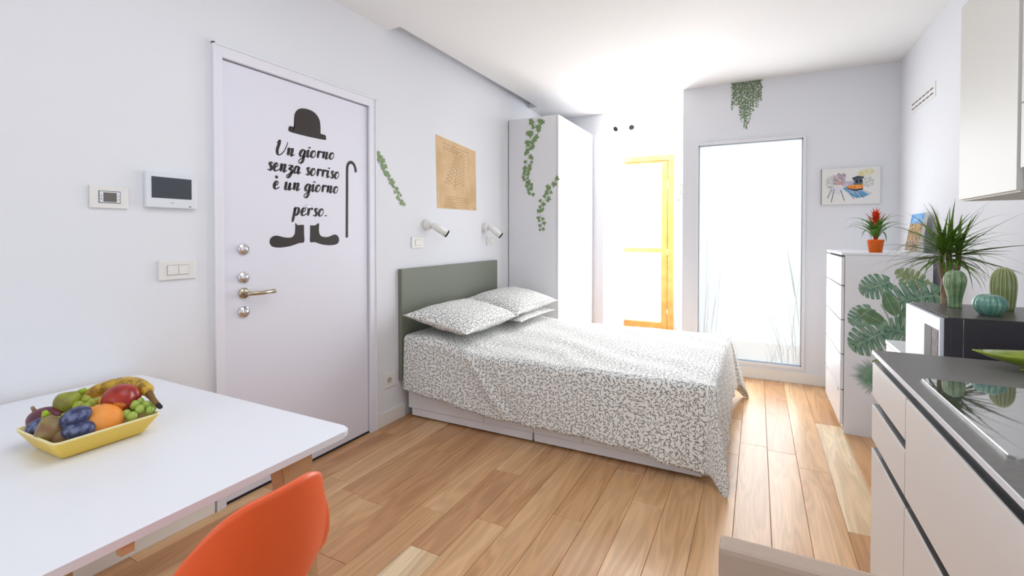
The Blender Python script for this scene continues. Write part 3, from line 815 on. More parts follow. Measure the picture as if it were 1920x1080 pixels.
def stalk(pts):
    bm = bmesh.new(); tube(bm, [mto3(p.x, p.y, 0.0001) for p in catmull(pts, 4)], 0.0022, 5); link('stalk', bm, M_mon2, ms)
stalk([(0.70, 0.86), (0.73, 0.80), (0.755, 0.72), (0.76, 0.66)]); stalk([(0.90, 0.97), (0.86, 0.84), (0.80, 0.74), (0.765, 0.68)])
stalk([(0.60, 0.77), (0.68, 0.72), (0.75, 0.68)]); stalk([(0.64, 0.62), (0.70, 0.66), (0.75, 0.67)]); stalk([(0.83, 0.88), (0.80, 0.78), (0.77, 0.70)])
monstera(0.845, 1.035, 0.17, math.radians(150), M_mon3, 0.34)
monstera(0.665, 0.970, 0.165, math.radians(205), M_mon, 0.50)
monstera(0.855, 0.905, 0.26, math.radians(195), M_mon, 0.46)
monstera(0.595, 0.775, 0.15, math.radians(225), M_mon, 0.46)
oval(0.655, 0.775, 0.19, 0.048, math.radians(150), M_mon2)
oval(0.748, 0.865, 0.17, 0.045, math.radians(112), M_mon2)
oval(0.835, 0.81, 0.17, 0.045, math.radians(70), M_mon2)
monstera(0.795, 0.700, 0.20, math.radians(175), M_mon, 0.46)
monstera(0.632, 0.628, 0.215, math.radians(215), M_mon, 0.50)
oval(0.70, 0.49, 0.09, 0.03, math.radians(175), M_mon3)
lay[0] += 1; bm = bmesh.new()
for k in range(26):
    a = math.radians(120+k*5.4); L = 0.175*rnd.uniform(.85, 1.08); c = (0.715, 0.395)
    e = (c[0]+L*math.cos(a), c[1]+L*math.sin(a)*.75); n = (-math.sin(a)*.0048, math.cos(a)*.0048); mdx = (c[0]*.5+e[0]*.5, c[1]*.5+e[1]*.5)
    vs = [bm.verts.new(mto3(*p, 0.0002*lay[0]+k*1e-5)) for p in (c, (mdx[0]+n[0], mdx[1]+n[1]), e, (mdx[0]-n[0], mdx[1]-n[1]))]; bm.faces.new(vs)
link('palm_fan', bm, M_mon, ms)

# ------------------------------------------------------------------ drawer chest
ch = thing('drawer_chest', 'tall white chest of drawers with pull notches in the far corner', 'chest of drawers', ((CX0+CX1)/2, (CY0+CY1)/2, 0))
pbox(ch, 'side_panel', CX0+.02, CX1, CY0, CY0+.018, 0.0, CZ-.016, M_white, 0.001)
pbox(ch, 'side_panel', CX0+.02, CX1, CY1-.018, CY1, 0.0, CZ-.016, M_white)
pbox(ch, 'back_panel', CX1-.012, CX1-.002, CY0+.018, CY1-.018, 0.05, CZ-.016, M_white)
pbox(ch, 'carcass', CX0+.04, CX1-.014, CY0+.018, CY1-.018, 0.05, CZ-.03, mat('drawer_gap_grey', srgb(120, 120, 126), 0.7))
pbox(ch, 'top_panel', CX0, CX1, CY0-.002, CY1+.002, CZ-.015, CZ, M_white, 0.002)
zs = [0.055, 0.285, 0.520, 0.745, 0.970, 1.160]
for i in range(5):
    z0, z1 = zs[i]+.005, zs[i+1]-.005
    bm = bmesh.new(); lx = ch.location
    quadbox(bm, CX0-lx.x, CX0+.018-lx.x, CY0+.003-lx.y, CY1-.003-lx.y, z0, z1, 0, 0.0015)
    dr = link('drawer', bm, M_white, ch)
    for q in ((CY0+.09, CY1-.09) if i < 5 else ()):
        bm = bmesh.new(); quadbox(bm, CX0-.0015-lx.x, CX0+.001-lx.x, q-.014-lx.y, q+.014-lx.y, z1-.022, z1-.001, 0, 0.0004)
        link('pull_tab', bm, mat('pull_grey', srgb(176, 180, 186), 0.4, 0.4), dr)
pbox(ch, 'plinth', CX0+.03, CX1-.02, CY0+.018, CY1-.018, 0, 0.05, M_white)
pbox(ch, 'edge_strip', CX0+.0185, CX0+.0199, CY0+.001, CY0+.004, 0.03, CZ-.018, M_dark)

# ------------------------------------------------------------------ bromeliad
def blade_mesh(name, L, w, droop, fold, m, n=9, up=0.0, twist=0.0):
    """leaf growing along +X, arching: starts at slope 'up', gravity droop"""
    bm = bmesh.new(); x = z = 0.0; a = up; A, B, Cc = [], [], []
    for i in range(n+1):
        t = i/n; ww = w*(0.55+0.45*math.sin(PI*min(1, t*1.6)))*(1-t**2.2)
        nx, nz = -math.sin(a), math.cos(a); tw = twist*t
        A.append(bm.verts.new((x+nx*fold*ww, -ww*math.cos(tw), z+nz*fold*ww+ww*math.sin(tw))))
        Cc.append(bm.verts.new((x, 0, z)))
        B.append(bm.verts.new((x+nx*fold*ww, ww*math.cos(tw), z+nz*fold*ww-ww*math.sin(tw))))
        x += L/n*math.cos(a); z += L/n*math.sin(a); a -= droop/n*(0.3+1.4*t)
    for i in range(n):
        bm.faces.new((A[i], Cc[i], Cc[i+1], A[i+1])); bm.faces.new((Cc[i], B[i], B[i+1], Cc[i+1]))
    bmesh.ops.remove_doubles(bm, verts=bm.verts[:], dist=1e-6)
    me = bpy.data.meshes.new(name); bm.to_mesh(me); bm.free(); me.materials.append(m)
    for p in me.polygons: p.use_smooth = True
    return me
def leaf_obj(name, me, parent, loc, az, el=0.0, s=1.0):
    o = bpy.data.objects.new(name, me); COL.objects.link(o); o.parent = parent; o.location = loc
    o.rotation_euler = (0, -el, az); o.scale = (s, s, s); return o
br = thing('potted_bromeliad', 'bromeliad with red-orange flower in an orange pot on the drawer chest', 'potted plant', (0.705, 3.96, CZ))
bm = bmesh.new(); lathe(bm, [(0.0001, 0), (0.036, 0), (0.047, 0.078), (0.049, 0.078), (0.049, 0.086), (0.043, 0.086), (0.042, 0.074), (0.0001, 0.072)], 28, cap=False); link('pot', bm, M_pot, br, True)
bm = bmesh.new(); lathe(bm, [(0.0001, 0.075), (0.042, 0.075)], 20, cap=False); link('soil', bm, mat('potting_soil', (0.05, 0.03, 0.02), 0.95), br)
bl = [blade_mesh('leaf', 0.22, 0.017, 1.9, .3, M_green2, up=1.0), blade_mesh('leaf', 0.23, 0.018, 2.5, .3, M_green2, up=1.15), blade_mesh('leaf', 0.18, 0.018, 0.9, .35, M_green2, up=1.15), blade_mesh('leaf', 0.22, 0.015, 2.9, .3, M_green2, up=0.8)]
for k in range(26): leaf_obj('leaf', bl[k % 4], br, (0, 0, 0.08+0.0015*k), k*2.4+rnd.uniform(-.2, .2), rnd.uniform(-.12, .22), rnd.uniform(.85, 1.1))
fl = [blade_mesh('bract', 0.088, 0.014, 0.35, .3, M_brom, n=6, up=0.85), blade_mesh('bract', 0.080, 0.013, 0.5, .3, M_brom, n=6, up=0.55)]
bm = bmesh.new(); tube(bm, [(0, 0, 0.08), (0, 0, 0.245)], [0.012, 0.009], 8); link('flower_stem', bm, M_brom, br, True)
for k in range(26): leaf_obj('bract', fl[k % 2], br, (0, 0, 0.185+0.0022*k), k*2.4, rnd.uniform(-.1, .15)+k*.018, 1.1-.012*k)

# small canvas leaning on the right wall
cv = thing('leaning_canvas', 'small canvas with blue sky and golden buildings leaning on the right wall', 'picture', (0.88, 4.05, CZ))
bm = bmesh.new(); quadbox(bm, -.009, .009, -.15, .15, 0.0, .26, 0, .002); o = link('canvas', bm, mat('canvas_side', srgb(226, 222, 214), 0.8), cv); o.rotation_euler = (0, math.radians(9), 0); o.location = (0, 0, .005)
def cpatch(name, y0, y1, z0, z1, col, mo, lay=1):
    bm = bmesh.new(); quadbox(bm, -.0095-.0003*lay, -.0092, y0, y1, z0, z1); o = link(name, bm, mat(name+'_paint', col, 0.7, mott=mo), cv); o.rotation_euler = (0, math.radians(9), 0); o.location = (0, 0, .005)
cpatch('sky', -.147, .147, .15, .257, srgb(70, 140, 205), (16, srgb(150, 190, 225), 0.9))
cpatch('buildings', -.147, .147, .06, .19, srgb(190, 160, 110), (45, srgb(120, 92, 70), 1.0), 2)
cpatch('street', -.147, .147, .003, .075, srgb(120, 90, 84), (60, srgb(196, 176, 140), 0.9), 3)
cv.location = (0.935, 4.12, CZ)

# watercolour on the far wall
PX0, PX1, PZ0, PZ1 = 0.486, 0.889, 1.558, 1.862
wc = thing('tram_watercolour', 'watercolour canvas of an orange tram on a blue street, beside the window', 'picture', (PX0, YF, PZ0))
bm = bmesh.new(); quadbox(bm, 0, PX1-PX0, -.022, -.002, 0, PZ1-PZ0, 0, .002); link('canvas', bm, mat('canvas_white', srgb(232, 231, 228), 0.8), wc)
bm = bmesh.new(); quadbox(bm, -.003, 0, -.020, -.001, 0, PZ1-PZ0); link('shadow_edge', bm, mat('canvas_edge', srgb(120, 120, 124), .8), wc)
PWd, PHt = PX1-PX0, PZ1-PZ0
def wpoly(name, pts, col, k, mo=None):
    bm = bmesh.new(); extrude_poly(bm, [(p[0]*PWd, (1-p[1])*PHt) for p in pts], lambda x, y, h: Vector((x, -.0222-h, y)), 0.0002*k)
    return link(name, bm, mat(name+'_wash%d' % k, col, 0.9, mott=mo), wc)
g1, g2 = srgb(170, 172, 186), srgb(224, 224, 226)
wpoly('foliage_wash', [(.62, .12), (.72, .06), (.86, .05), (.9, .14), (.84, .24), (.72, .26), (.63, .22)], srgb(222, 212, 160), 1, (30, srgb(230, 228, 214), 1))
wpoly('tree_wash', [(.06, .34), (.13, .22), (.2, .2), (.22, .4), (.2, .52), (.08, .54)], srgb(196, 200, 196), 1, (40, srgb(226, 226, 222), 1))
wpoly('tree_wash', [(.72, .30), (.84, .26), (.90, .34), (.88, .5), (.78, .56), (.72, .5)], srgb(196, 202, 212), 1, (40, srgb(228, 228, 230), 1))
wpoly('distant_wash', [(.36, .36), (.55, .36), (.56, .48), (.36, .5)], srgb(176, 172, 196), 1, (50, srgb(214, 210, 220), 1))
wpoly('gate_wash', [(.20, .44), (.20, .16), (.23, .21), (.30, .12), (.33, .17), (.38, .13), (.42, .18), (.41, .44), (.36, .46), (.34, .32), (.29, .32), (.28, .46)], srgb(158, 150, 166), 2, (60, srgb(210, 190, 196), 1))
wpoly('gate_arch_wash', [(.28, .46), (.28, .34), (.34, .34), (.36, .46)], srgb(214, 160, 156), 3)
wpoly('street_wash', [(.36, .54), (.44, .50), (.66, .62), (.84, .74), (.74, .80), (.60, .84), (.50, .74), (.42, .64)], srgb(98, 156, 196), 2, (18, srgb(176, 204, 224), 1))
wpoly('pavement_wash', [(.12, .52), (.34, .50), (.38, .66), (.30, .74), (.12, .66)], srgb(222, 220, 230), 1)
wpoly('tram_body', [(.43, .50), (.56, .46), (.71, .45), (.715, .57), (.58, .60), (.43, .545)], srgb(228, 136, 56), 3, (40, srgb(236, 176, 110), .8))
wpoly('tram_cab', [(.54, .30), (.70, .28), (.715, .46), (.56, .47)], srgb(94, 106, 112), 3, (50, srgb(150, 164, 170), .8))
wpoly('tram_roof', [(.52, .28), (.62, .23), (.73, .26), (.72, .30), (.55, .33)], srgb(70, 80, 92), 4)
wpoly('tram_window', [(.58, .34), (.625, .335), (.63, .42), (.585, .425)], srgb(40, 50, 56), 5)
wpoly('tram_window', [(.645, .33), (.69, .325), (.695, .41), (.65, .415)], srgb(40, 50, 56), 5)
wpoly('tram_skirt', [(.44, .55), (.58, .595), (.715, .565), (.71, .615), (.58, .64), (.45, .575)], srgb(56, 60, 84), 4)
for k, (a, b) in enumerate((((.60, .62), (.73, .84)), ((.66, .60), (.86, .72)), ((.18, .56), (.10, .82)), ((.22, .56), (.17, .93)), ((.33, .60), (.40, .90)), ((.45, .60), (.56, .86)), ((.56, .64), (.63, .80)))):
    w = .006; wpoly('rail_line', [(a[0]-w, a[1]), (a[0]+w, a[1]), (b[0]+w, b[1]), (b[0]-w, b[1])], srgb(96, 96, 118), 6)

# ------------------------------------------------------------------ low cabinet, microwave and what stands on them
lc = thing('low_cabinet', 'low white cabinet under the microwave behind the kitchen run', 'cabinet', (0.81, 2.60, 0))
pbox(lc, 'body', 0.626, 1.0, 2.075, 3.125, 0.06, 0.730, M_white)
pbox(lc, 'plinth', 0.65, 1.0, 2.09, 3.11, 0.0, 0.06, M_white)
pbox(lc, 'top_panel', 0.604, 1.005, 2.070, 3.130, 0.731, 0.750, M_white, 0.002)
for a in (2.075, 2.60): pbox(lc, 'door', 0.607, 0.625, a+.002, a+.523, 0.065, 0.726, M_white, 0.001)

mw = thing('microwave_oven', 'dark microwave oven with reflections painted on its pale door, behind the worktop', 'microwave', (0.78, 2.42, 0.75))
MX0, MX1, MY0, MY1, MZ = 0.580, 0.975, 2.200, 2.640, 1.010
pbox(mw, 'casing', MX0+.028, MX1, MY0, MY1, 0.762, MZ-.002, M_mw, 0.003)
pbox(mw, 'top_sheet', MX0+.020, MX1, MY0-.001, MY1+.001, MZ-.002, MZ, M_mwtop)
pbox(mw, 'front_bezel', MX0+.012, MX0+.028, MY0, MY1, 0.762, MZ-.003, M_mw)
pbox(mw, 'door', MX0, MX0+.012, MY0+.002, MY1-.001, 0.764, MZ-.006, mat('mirror_reflection', srgb(206, 210, 220), 0.4, mott=(9, srgb(196, 202, 216), 0.8)), 0.002)  # mottled colour stands in for the room reflected in the mirror door
pbox(mw, 'door_window', MX0-.0015, MX0+.001, MY0+.018, MY0+.088, 0.790, 0.958, mat('window_brown', srgb(104, 84, 76), 0.5, spec=0.15, mott=(35, srgb(70, 56, 52), .9)))
pbox(mw, 'control_panel', MX0-.0022, MX0+.001, MY0+.088, MY0+.170, 0.790, 0.958, mat('control_dark', srgb(40, 38, 46), 0.5, spec=0.15))
pbox(mw, 'side_seam', MX0+.062, MX0+.0635, MY0-.0008, MY0, 0.764, MZ-.004, M_alu)
for x in (MX0+.06, MX1-.04):
    for y in (MY0+.05, MY1-.05):
        pbox(mw, 'foot', x-.012, x+.012, y-.012, y+.012, 0.750, 0.762, M_dark)

def cactus(name, label, loc, prof, ribs, depth, m, seg=96, power=1.0, sharp=False):
    t = thing(name, label, 'ornament', loc, group='ceramic cacti')
    bm = bmesh.new()
    zmax = max(z for r, z in prof)
    P = catmull([(r, z) for r, z in prof], 4)
    pr_ = [(max(0.0002, p.x), p.y) for p in P]
    def fn(r, z, a):
        k = abs(math.cos(a*ribs/2)); f = (k**0.5 if sharp else 0.5+0.5*math.cos(a*ribs))
        return r*(1-depth*(1-f))
    lathe(bm, pr_, seg, fn=fn, cap=True)
    o = link('body', bm, m, t, True); return t, pr_
MT = 1.010
t, _ = cactus('ceramic_cactus', 'slim waisted green ceramic cactus on the microwave, nearest its door', (0.708, 2.515, MT), [(0.0216, 0), (0.0216, .02), (0.0246, .045), (0.0316, .075), (0.0362, .100), (0.0354, .120), (0.0277, .138), (0.0146, .148), (0.0002, .150)], 9, 0.22, M_cg1)
t, pf = cactus('ceramic_cactus', 'tall barrel-shaped green ceramic cactus with pale spines, at the back', (0.845, 2.500, MT), [(0.0292, 0), (0.0336, .03), (0.0365, .07), (0.0372, .10), (0.0336, .130), (0.0248, .150), (0.0124, .163), (0.0001, .166)], 18, 0.10, M_cg2)
bm = bmesh.new()
for k in range(18):
    a = 2*PI*k/18
    for i in range(2, len(pf)-3):
        r_, z_ = pf[i]; 
        for zz, rr in ((z_, r_), ((z_+pf[i+1][1])/2, (r_+pf[i+1][0])/2)):
            c = Vector((rr*math.cos(a)*1.01, rr*math.sin(a)*1.01, zz)); s = .0020
            q = [bm.verts.new(c+Vector(d)*s) for d in ((1, 0, 0), (-1, 0, 0), (0, 1, 0), (0, -1, 0), (0, 0, 1), (0, 0, -1))]
            for f in ((0, 2, 4), (2, 1, 4), (1, 3, 4), (3, 0, 4), (2, 0, 5), (1, 2, 5), (3, 1, 5), (0, 3, 5)): bm.faces.new([q[j] for j in f])
o = link('spines', bm, M_cream, t); o['kind'] = 'stuff'
cactus('ceramic_cactus', 'squat round teal ceramic cactus at the front of the microwave', (0.752, 2.330, MT), [(0.0255, 0), (0.0330, .007), (0.0435, .022), (0.0476, .038), (0.0450, .054), (0.0345, .068), (0.0180, .075), (0.0075, .074), (0.0002, .072)], 16, 0.13, M_cg3, power=1.0, sharp=True)

# dracaena on the low cabinet behind the microwave
dr = thing('dracaena_plant', 'dracaena with three-forked trunk and long spiky leaves behind the ceramic cacti', 'potted plant', (0.748, 2.775, 0.75))
bm = bmesh.new(); lathe(bm, [(0.0001, 0), (0.055, 0), (0.068, 0.115), (0.071, 0.115), (0.071, 0.13), (0.064, 0.13), (0.062, 0.105), (0.0001, 0.105)], 28, cap=False); link('pot', bm, mat('grey_pot', srgb(150, 148, 144), 0.6), dr, True)
bm = bmesh.new(); lathe(bm, [(0.0001, 0.107), (0.062, 0.107)], 20, cap=False); link('soil', bm, MATS['potting_soil'], dr)
bm = bmesh.new()
def knobby(pts, r0, r1):
    P = catmull(pts, 9); n = len(P)
    tube(bm, P, [(r0+(r1-r0)*i/n)*(1+0.08*(i % 2)) for i in range(n)], 10)
knobby([(0, 0, .09), (.002, 0, .19), (-.003, 0, .30), (0, 0, .355)], .0155, .0145)
forks = [[(0, 0, .345), (-.012, .0, .375), (-.015, 0, .42), (-.014, 0, .475)], [(0, 0, .345), (.006, -.012, .38), (.008, -.012, .42), (.007, -.008, .475)], [(0, 0, .345), (.026, 0, .365), (.040, 0, .41), (.043, 0, .475)]]
for f in forks: knobby(f, .0105, .0095)
link('trunk', bm, M_trunk, dr, True)
dl = [blade_mesh('leaf', 0.28, 0.0085, 0.5, .35, M_green, n=12, up=.0), blade_mesh('leaf', 0.29, 0.0075, 1.2, .35, M_green, n=12, up=.0), blade_mesh('leaf', 0.27, 0.0105, 0.25, .35, M_green, n=12, up=.0, twist=.8), blade_mesh('leaf', 0.28, 0.0065, 2.0, .35, M_green, n=12, up=0.1), blade_mesh('leaf', 0.24, 0.0100, 0.9, .4, M_green, n=12, up=0.0)]
for k in range(114):
    f = forks[k % 3][-1]; j = k//3
    el = 1.38-1.75*(1-j/38.0)**0.85+rnd.uniform(-.12, .12)
    az = j*2.39996+k*1.1; s = rnd.uniform(.68, 1.08)
    x = math.cos(az)*math.cos(el)
    if x*0.29*s > 0.262-f[0]: s = max(.3, (0.262-f[0])/(0.29*x))
    leaf_obj('leaf', dl[rnd.randrange(5)], dr, (f[0], f[1], f[2]-.03+.04*j/38), az, el, s)

# ------------------------------------------------------------------ kitchen run
KX, KZ = 0.36, 0.900
wt = thing('kitchen_worktop', 'thin dark grey worktop with pale front edge along the right wall', 'worktop', (0.69, 0.9, KZ))
pbox(wt, 'slab', KX+.003, 1.018, -0.8, 2.050, KZ-.012, KZ, M_work)
pbox(wt, 'edge_strip', KX-.001, KX+.0028, -0.8, 2.050, KZ-.013, KZ-.0005, mat('edge_white', srgb(222, 222, 226), 0.3), 0.0005)
units = [(1.632, 2.047, [(0.858, 0.744), (0.712, 0.592), (0.560, .10)]), (0.732, 1.628, [(0.858, 0.592), (0.560, .10)]), (0.130, 0.728, [(0.858, 0.592), (0.560, .10)]), (-0.50, 0.126, [(0.858, 0.592), (0.560, .10)])]
ulabels = ['white kitchen base unit with short drawers at the far end of the worktop', 'white kitchen base unit with deep drawers below the glass hob', 'white kitchen base unit between the hob unit and the last one, cut by the frame', 'white kitchen base unit nearest the camera, at the frame edge']
M_groove = mat('groove_dark', srgb(22, 20, 24), 0.5)
M_grip = mat('grip_edge_dark', (0.30, 0.30, 0.31), 0.3, 1.0)
for (y0, y1, fr), lb in zip(units, ulabels):
    u = thing('kitchen_base_unit', lb, 'cabinet', (0.69, (y0+y1)/2, 0), group='kitchen base units')
    pbox(u, 'carcass', KX+.045, 1.015, y0, y1, 0.10, KZ-.014, M_front)
    pbox(u, 'groove_liner', KX+.024, KX+.044, y0, y1, 0.10, KZ-.014, M_groove)
    pbox(u, 'plinth', KX+.06, 1.0, y0, y1, 0, 0.099, M_alu)
    for (zt, zb) in fr:
        l = u.location
        bm = bmesh.new(); quadbox(bm, KX-l.x, KX+.020-l.x, y0+.0015-l.y, y1-.0015-l.y, zb, zt, 0, 0.001)
        d = link('drawer', bm, M_front, u)
        bm = bmesh.new(); quadbox(bm, KX+.004-l.x, KX+.0235-l.x, y0+.0015-l.y, y1-.0015-l.y, zt, zt+.0016)
        link('grip_edge', bm, M_grip, d)
        bm = bmesh.new(); quadbox(bm, KX+.018-l.x, KX+.0232-l.x, y0+.0015-l.y, y1-.0015-l.y, zt+.013, zt+.0145)
        link('groove_profile', bm, M_alu, d)
# hob
hb = thing('glass_hob', 'black ceramic glass hob with metal rim set in the worktop', 'hob', (0.66, 1.42, KZ))
def rrect(x0, x1, y0, y1, r, n=6):
    P = []
    for cx, cy, a0 in ((x1-r, y1-r, 0), (x0+r, y1-r, PI/2), (x0+r, y0+r, PI), (x1-r, y0+r, 3*PI/2)):
        for k in range(n+1): P.append((cx+r*math.cos(a0+k*PI/2/n), cy+r*math.sin(a0+k*PI/2/n)))
    return P
bm = bmesh.new(); extrude_poly(bm, rrect(.403-.66, .935-.66, 1.155-1.42, 1.690-1.42, .016), lambda x, y, h: Vector((x, y, 0.0002+h)), .004); link('rim', bm, M_alu, hb)
bm = bmesh.new(); extrude_poly(bm, rrect(.4055-.66, .9325-.66, 1.1575-1.42, 1.6875-1.42, .014), lambda x, y, h: Vector((x, y, 0.0042+h)), .0012); link('glass', bm, M_glassblack, hb)
# lime dish
ds = thing('green_dish', 'lime-green leaf-shaped ceramic dish on the worktop beyond the hob', 'dish', (0.755, 1.86, KZ))
vs, fs = [], []
nu, nv = 28, 8
bm = bmesh.new()
def dish(u, v, top):
    # u 0..1 round the rim, v 0 centre .. 1 rim
    a = 2*PI*u; ex = math.cos(a); ey = math.sin(a)
    L, Wd = 0.190, 0.075
    x = L*ex*(1-0.0*abs(ex)); y = 0.9*Wd*ey*(1-abs(ex)**3*.55)
    z = (0.004 if not top else 0.0075)+0.042*v**2.0+0.008*v*abs(ex)**4
    return Vector((x*v, y*v, z))
ring_prev = None
for top in (True, False):
    R_ = []
    for j in range(nv+1):
        v = max(0.001, j/nv)
        vv = v if not top else v*0.985
        R_.append([bm.verts.new(dish(i/nu, vv, top)) for i in range(nu)])
    for j in range(nv):
        for i in range(nu): bm.faces.new((R_[j][i], R_[j][(i+1) % nu], R_[j+1][(i+1) % nu], R_[j+1][i]))
    if ring_prev:
        for i in range(nu): bm.faces.new((ring_prev[i], ring_prev[(i+1) % nu], R_[-1][(i+1) % nu], R_[-1][i]))
    ring_prev = R_[-1]
o = link('bowl', bm, M_dish, ds, True)
bm = bmesh.new(); lathe(bm, [(0.0001, 0), (0.045, 0), (0.045, .006), (0.0001, .006)], 20, cap=False); o2 = link('foot_ring', bm, M_dish, ds, True); o2.scale = (1.6, .7, 1)
ds.rotation_euler = (0, 0, math.radians(10))
ds.location = (0.765, 1.945, KZ)

# upper cabinets
def upper(label, y0, y1, z0, z1, x0=0.69, split=None):
    u = thing('upper_cabinet', label, 'cabinet', (0.86, (y0+y1)/2, z0), group='upper kitchen cabinets')
    pbox(u, 'body', x0+.020, 1.018, y0, y1, z0+.001, z1, mat('cabinet_body', srgb(224, 222, 214), 0.5))
    zz = [z0]+([split] if split else [])+[z1]
    for a, b in zip(zz, zz[1:]): pbox(u, 'door', x0, x0+.018, y0+.002, y1-.002, a+(.0 if a == z0 else .003), b-.001, M_upper, 0.001)
    return u
u1 = upper('narrow tall wall cabinet at the far end of the kitchen, reaching lowest', 1.966, 2.430, 1.436, 2.172)
pbox(u1, 'underside_strip', 0.70, 1.01, 1.97, 2.425, 1.430, 1.436, mat('under_cabinet', srgb(200, 194, 182), 0.5))  # plain panel on the cabinet underside, not a lamp
upper('wide wall cabinet with stacked doors at the right frame edge', 1.35, 1.952, 1.500, 2.172, 0.692, 1.690)
pbox(u1, 'side_filler', 0.705, 1.018, 1.9535, 1.965, 1.436, 2.172, mat('filler_lavender', srgb(196, 194, 204), 0.5))

# wall vent
vt = thing('wall_vent', 'slotted vent with two rows of dark openings high on the right wall', 'vent', (XR, 4.28, 2.20))
bm = bmesh.new(); quadbox(bm, -.003, -.0005, -.27, .27, 0.0, .10, 0, .0008); link('plate', bm, mat('vent_plate', srgb(232, 232, 230), 0.6), vt)
for rr in range(2):
    for k in range(6):
        y = -.225+k*.083
        bm = bmesh.new(); quadbox(bm, -.0042, -.0030, y-.002, y+.064, .028+rr*.034, .035+rr*.034); link('slot', bm, M_dark, vt)

# ------------------------------------------------------------------ things on the left wall
def wthing(name, label, cat, y, z, group=None): return thing(name, label, cat, (XL, y, z), group=group)
def wb(t, name, y0, y1, z0, z1, x0, x1, m, bev=0.0):
    return box(name, x0, x1, y0-t.location.y, y1-t.location.y, z0-t.location.z, z1-t.location.z, m, t, bev)
th = wthing('thermostat', 'small white wall thermostat with little grey display left of the intercom', 'thermostat', .942, 1.405)
wb(th, 'plate', .879, 1.005, 1.405, 1.492, 0.0005, .009, M_plast, .003)
wb(th, 'module', .909, .976, 1.427, 1.470, .009, .0115, M_plast2, .001)
wb(th, 'seam', .907, .978, 1.425, 1.472, .0088, .0096, M_dark)
wb(th, 'display', .921, .964, 1.430, 1.466, .0115, .0121, M_lcd)
for z in (1.452, 1.440): wb(th, 'button', .912, .917, z-.002, z+.002, .0115, .0125, M_seam); wb(th, 'button', .969, .973, z-.002, z+.002, .0115, .0125, M_seam)
ic = wthing('video_intercom', 'white video intercom with dark screen beside the entrance door', 'intercom', 1.162, 1.417)
wb(ic, 'housing', 1.062, 1.262, 1.417, 1.566, 0.0005, .020, M_plast2, .003)
wb(ic, 'screen', 1.082, 1.240, 1.457, 1.546, .020, .0206, M_screen)
wb(ic, 'button', 1.228, 1.238, 1.424, 1.427, .020, .0208, M_dark)
wb(ic, 'small_mark', 1.155, 1.168, 1.437, 1.440, .020, .0203, M_seam)
sw = wthing('light_switch', 'white double rocker switch below the video intercom', 'switch', 1.186, 1.107)
wb(sw, 'plate', 1.111, 1.262, 1.107, 1.192, 0.0005, .009, M_plast, .003)
wb(sw, 'seam', 1.143, 1.232, 1.127, 1.171, .0088, .0095, M_seam)
wb(sw, 'rocker', 1.145, 1.1865, 1.129, 1.169, .009, .0125, M_plast, .001)
wb(sw, 'rocker', 1.1885, 1.230, 1.129, 1.169, .009, .0125, M_plast, .001)
def bside(label, y0, y1, z0, z1):
    t = wthing('bedside_switch', label, 'switch', (y0+y1)/2, z0, 'bedside switches')
    wb(t, 'plate', y0, y1, z0, z1, .0005, .009, M_plast, .002)
    wb(t, 'seam', y0+.035, y1-.028, z0+.018, z1-.018, .0088, .0095, M_seam)
    wb(t, 'rocker', y0+.037, y1-.030, z0+.020, z1-.020, .009, .0125, M_plast, .001)
bside('white bedside switch below the left reading lamp', 2.778, 2.915, 1.205, 1.286)
bside('white bedside switch below the right reading lamp', 3.875, 3.995, 1.207, 1.290)
so = wthing('wall_socket', 'white power socket low on the wall between door and bed', 'socket', 2.54, .250)
wb(so, 'plate', 2.482, 2.600, .250, .352, .0005, .009, M_plast, .003)
bm = bmesh.new(); lathe(bm, [(0.0001, 0.001), (0.017, 0.001), (0.019, 0.004), (0.021, 0.004), (0.021, 0)], 24, cap=False)
xform(bm, Matrix.Translation((.009, -.01, .05)) @ Matrix.Rotation(PI/2, 4, 'Y')); link('outlet', bm, mat('outlet_grey', srgb(190, 186, 178), 0.4), so, True)
bm = bmesh.new()
for k in (-1, 1): tube(bm, [(.0098, -.01+k*.009, .05), (.0108, -.01+k*.009, .05)], .0025, 8)
link('pin_hole', bm, M_dark, so)
def rlamp(label, y, z, dy=.16, fwd=.10, dz=-.06):
    t = thing('reading_lamp', label, 'wall lamp', (XL, y, z), group='reading lamps')
    bm = bmesh.new(); lathe(bm, [(0.0001, 0), (.040, 0), (.040, .012), (.034, .018), (.034, .034), (.030, .040), (0.0001, .040)], 28, cap=False)
    xform(bm, Matrix.Rotation(PI/2, 4, 'Y')); link('wall_base', bm, mat('lamp_white', srgb(236, 235, 232), 0.35), t, True)
    bm = bmesh.new(); tube(bm, [(.030, 0, 0), (.058, .012, -.006)], .011, 12); link('arm', bm, MATS['lamp_white'], t, True)
    d = Vector((fwd, dy, dz)).normalized(); a = Vector((.062, .012, -.004)); L = .115
    bm = bmesh.new(); tube(bm, [a-d*.012, a, a+d*.02, a+d*L], [.018, .027, .029, .029], 24); link('head', bm, MATS['lamp_white'], t, True)
    bm = bmesh.new(); tube(bm, [a+d*L, a+d*(L+.011)], [.0295, .0290], 24); link('head_ring', bm, mat('ring_black', srgb(14, 14, 16), .6, spec=.2), t, True)
    bm = bmesh.new(); tube(bm, [a+d*(L+.0112), a+d*(L+.0122)], [.019, .019], 20); link('lens', bm, mat('lens_grey', srgb(150, 150, 150), .2), t, True)
rlamp('white adjustable reading lamp on the wall, nearer the entrance door', 2.955, 1.378, .085, .075, -.068)
rlamp('white adjustable reading lamp on the wall, nearer the wardrobe', 3.830, 1.375, .060, .085, -.080)

